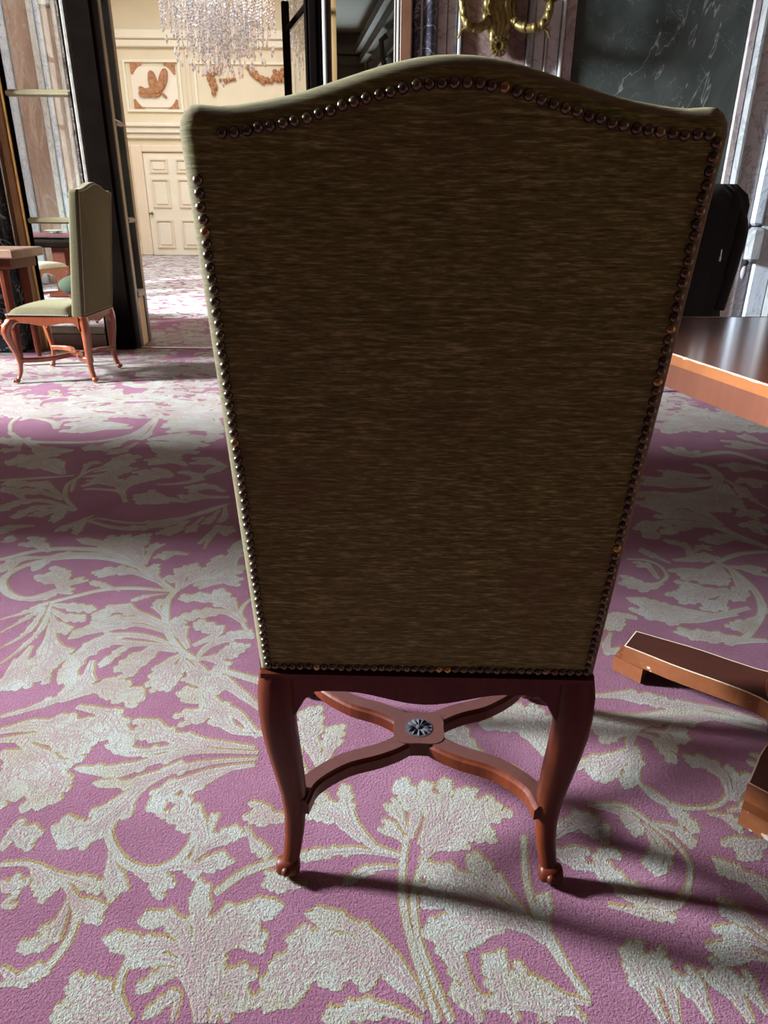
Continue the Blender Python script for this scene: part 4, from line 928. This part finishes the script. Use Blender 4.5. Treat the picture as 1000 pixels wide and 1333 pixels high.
for sg, cx_ in ((-1, 650), (1, 650)):
    b = MB(); f = lambda x, y, d=.1: sp(650+sg*x, y, d)
    if sg < 0: Q = [f(10, 18, .04), f(18, 32, .1), f(30, 37, .14), f(42, 32, .16), f(47, 12, .16), f(48, -14, .16)]
    else: Q = [f(12, 22, .04), f(26, 34, .1), f(42, 37, .14), f(56, 32, .16), f(64, 18, .16), f(67, 4, .16)]
    Q2 = cat_rom(Q, 5); b.tube(Q2, [.032-.010*abs(i/len(Q2)-.4) for i in range(len(Q2))], 8)
    e = Q2[-1]
    for k in range(3, len(Q2)-1, 4): b.ball(Q2[k]+Vector((0, -.018, 0)), .024, 6, (1, 1, 1.4))
    b.tube([Q2[14], Q2[14]+Vector((sg*.05, 0, -.03)), Q2[14]+Vector((sg*.07, 0, -.07))], [.014, .012, .008], 6)
    b.build('candle_arm', BRASS, sc, True, angle=60)
    b = MB(); b.lathe([(.02, 0), (.055, .02), (.06, .035), (.03, .04), (.035, .10), (.03, .11)], e, 14); cup = b.build('candle_cup', BRASS, sc, True)
    MB().lathe([(.018, .105), (.018, .30), (.004, .31)], e, 10).build('candle', CREAM_L, sc, True)
b = MB()
for k in range(26):
    a = 2*PI*k/13; r_ = .05 if k % 2 else .03
    p = Vector(sp(650, 60, .05)); b.ball(p+Vector((r_*math.cos(a), 0, r_*math.sin(a))), .015, 6)
b.build('pendant_boss', BRASS, sc, True)
# ================================================================== CHANDELIERS
dm = MB(); dm.rings([[(r_*math.cos(2*PI*q/6), r_*math.sin(2*PI*q/6), z) for q in range(6)] for r_, z in ((.002, 0), (.012, -.02), (.020, -.055), (.012, -.082), (.002, -.095))]); DROPM = dm.mesh('crystal_drop', CRYSTAL)
def chandelier(label, cx, cy, zb, R, name='chandelier', sd=1, nd=40, dens=1.0):
    t = thing(name, label, 'chandelier', (cx, cy, zb)); rr = random.Random(sd)
    b = MB(); b.lathe([(.02, .45), (.05, .5), (.03, .62), (.09, .75), (.12, .9), (.05, 1.05), (.03, 1.3), (.02, 1.75)], (0, 0, 0), 14); b.build('stem', CRYSTAL, t, True)
    b = MB(); b.tube([(0, 0, 1.7), (0, 0, 5.75-zb)], .012, 6); b.build('chain', BRASS, t)
    for k in range(10):
        a = 2*PI*k/10; ca, sa = math.cos(a), math.sin(a)
        b = MB(); b.tube([(.08*ca, .08*sa, .95), (.3*R*ca, .3*R*sa, .78), (.65*R*ca, .65*R*sa, .72), (.92*R*ca, .92*R*sa, .86), (.95*R*ca, .95*R*sa, .95)], .014, 6)
        arm_ = b.build('arm', CRYSTAL, t, True)
        c = MB(); c.lathe([(.02, .95), (.07, .965), (.065, .975), (.025, .98), (.03, 1.03)], (.95*R*ca, .95*R*sa, 0), 10); c.lathe([(.016, 1.03), (.016, 1.16), (.003, 1.17)], (.95*R*ca, .95*R*sa, 0), 8); c.build('candle_cup', CREAM_L, arm_)
    b = MB()
    def dia(p, s):
        x, y_, z = p; b.add([(x+s, y_, z), (x, y_+s, z), (x-s, y_, z), (x, y_-s, z), (x, y_, z+s*1.5), (x, y_, z-s*1.5)], [(0, 1, 4), (1, 2, 4), (2, 3, 4), (3, 0, 4), (1, 0, 5), (2, 1, 5), (3, 2, 5), (0, 3, 5)])
    tiers = ((1.0, 40, .95, .55), (.82, 34, .98, .42), (.6, 26, 1.1, .30), (.38, 16, 1.0, .22), (.16, 8, .9, .12))
    for fr_, ns, zt, zlo in tiers:
        for k in range(int(ns*dens)):
            a = 2*PI*(k+rr.random()*.6)/int(ns*dens); r_ = R*fr_*rr.uniform(.93, 1.05); z = zt; zl = zlo+rr.uniform(0, .16)
            while z > zl: dia((r_*math.cos(a)+rr.uniform(-.004, .004), r_*math.sin(a), z), rr.uniform(.011, .021)); z -= .034
    for k in range(14): dia((0, 0, .05+k*.035), .014)
    # swags from rim to stem
    for k in range(24):
        a = 2*PI*k/24
        for q in range(16):
            f = q/15; r_ = R*(1-f)+.05*f; dia((r_*math.cos(a), r_*math.sin(a), 1.0+.45*f-.5*f*(1-f)), .012)
    o = b.build('crystal_strings', CRYSTAL, t); o['kind'] = 'stuff'
    for k in range(nd):
        fr_ = (1.0, .82, .6, .38)[k % 4]; a = 2*PI*k/nd+rr.random()*.1; zl = (.50, .36, .26, .2)[k % 4]
        link('crystal_drop', DROPM, t, (R*fr_*math.cos(a), R*fr_*math.sin(a), zl+rr.uniform(-.02, .08)), (0, 0, rr.random()*3), (1, 1, 1.2))
    link('crystal_drop', DROPM, t, (0, 0, .1), (0, 0, 0), (1, 1, 1.3))
    return t
p = PY(291, 112, 11.0); chandelier('large crystal chandelier hanging in the bright hall', p.x, p.y, p.z, .70, dens=1.25, nd=64)
p = PY(390, 104, 10.0); chandelier('small added chandelier imitating a reflection in the dark glazed leaf', p.x, p.y, p.z, .15, name='chandelier_reflection', sd=5, nd=12, dens=.5)  # added object in place of the large chandelier's mirror reflection
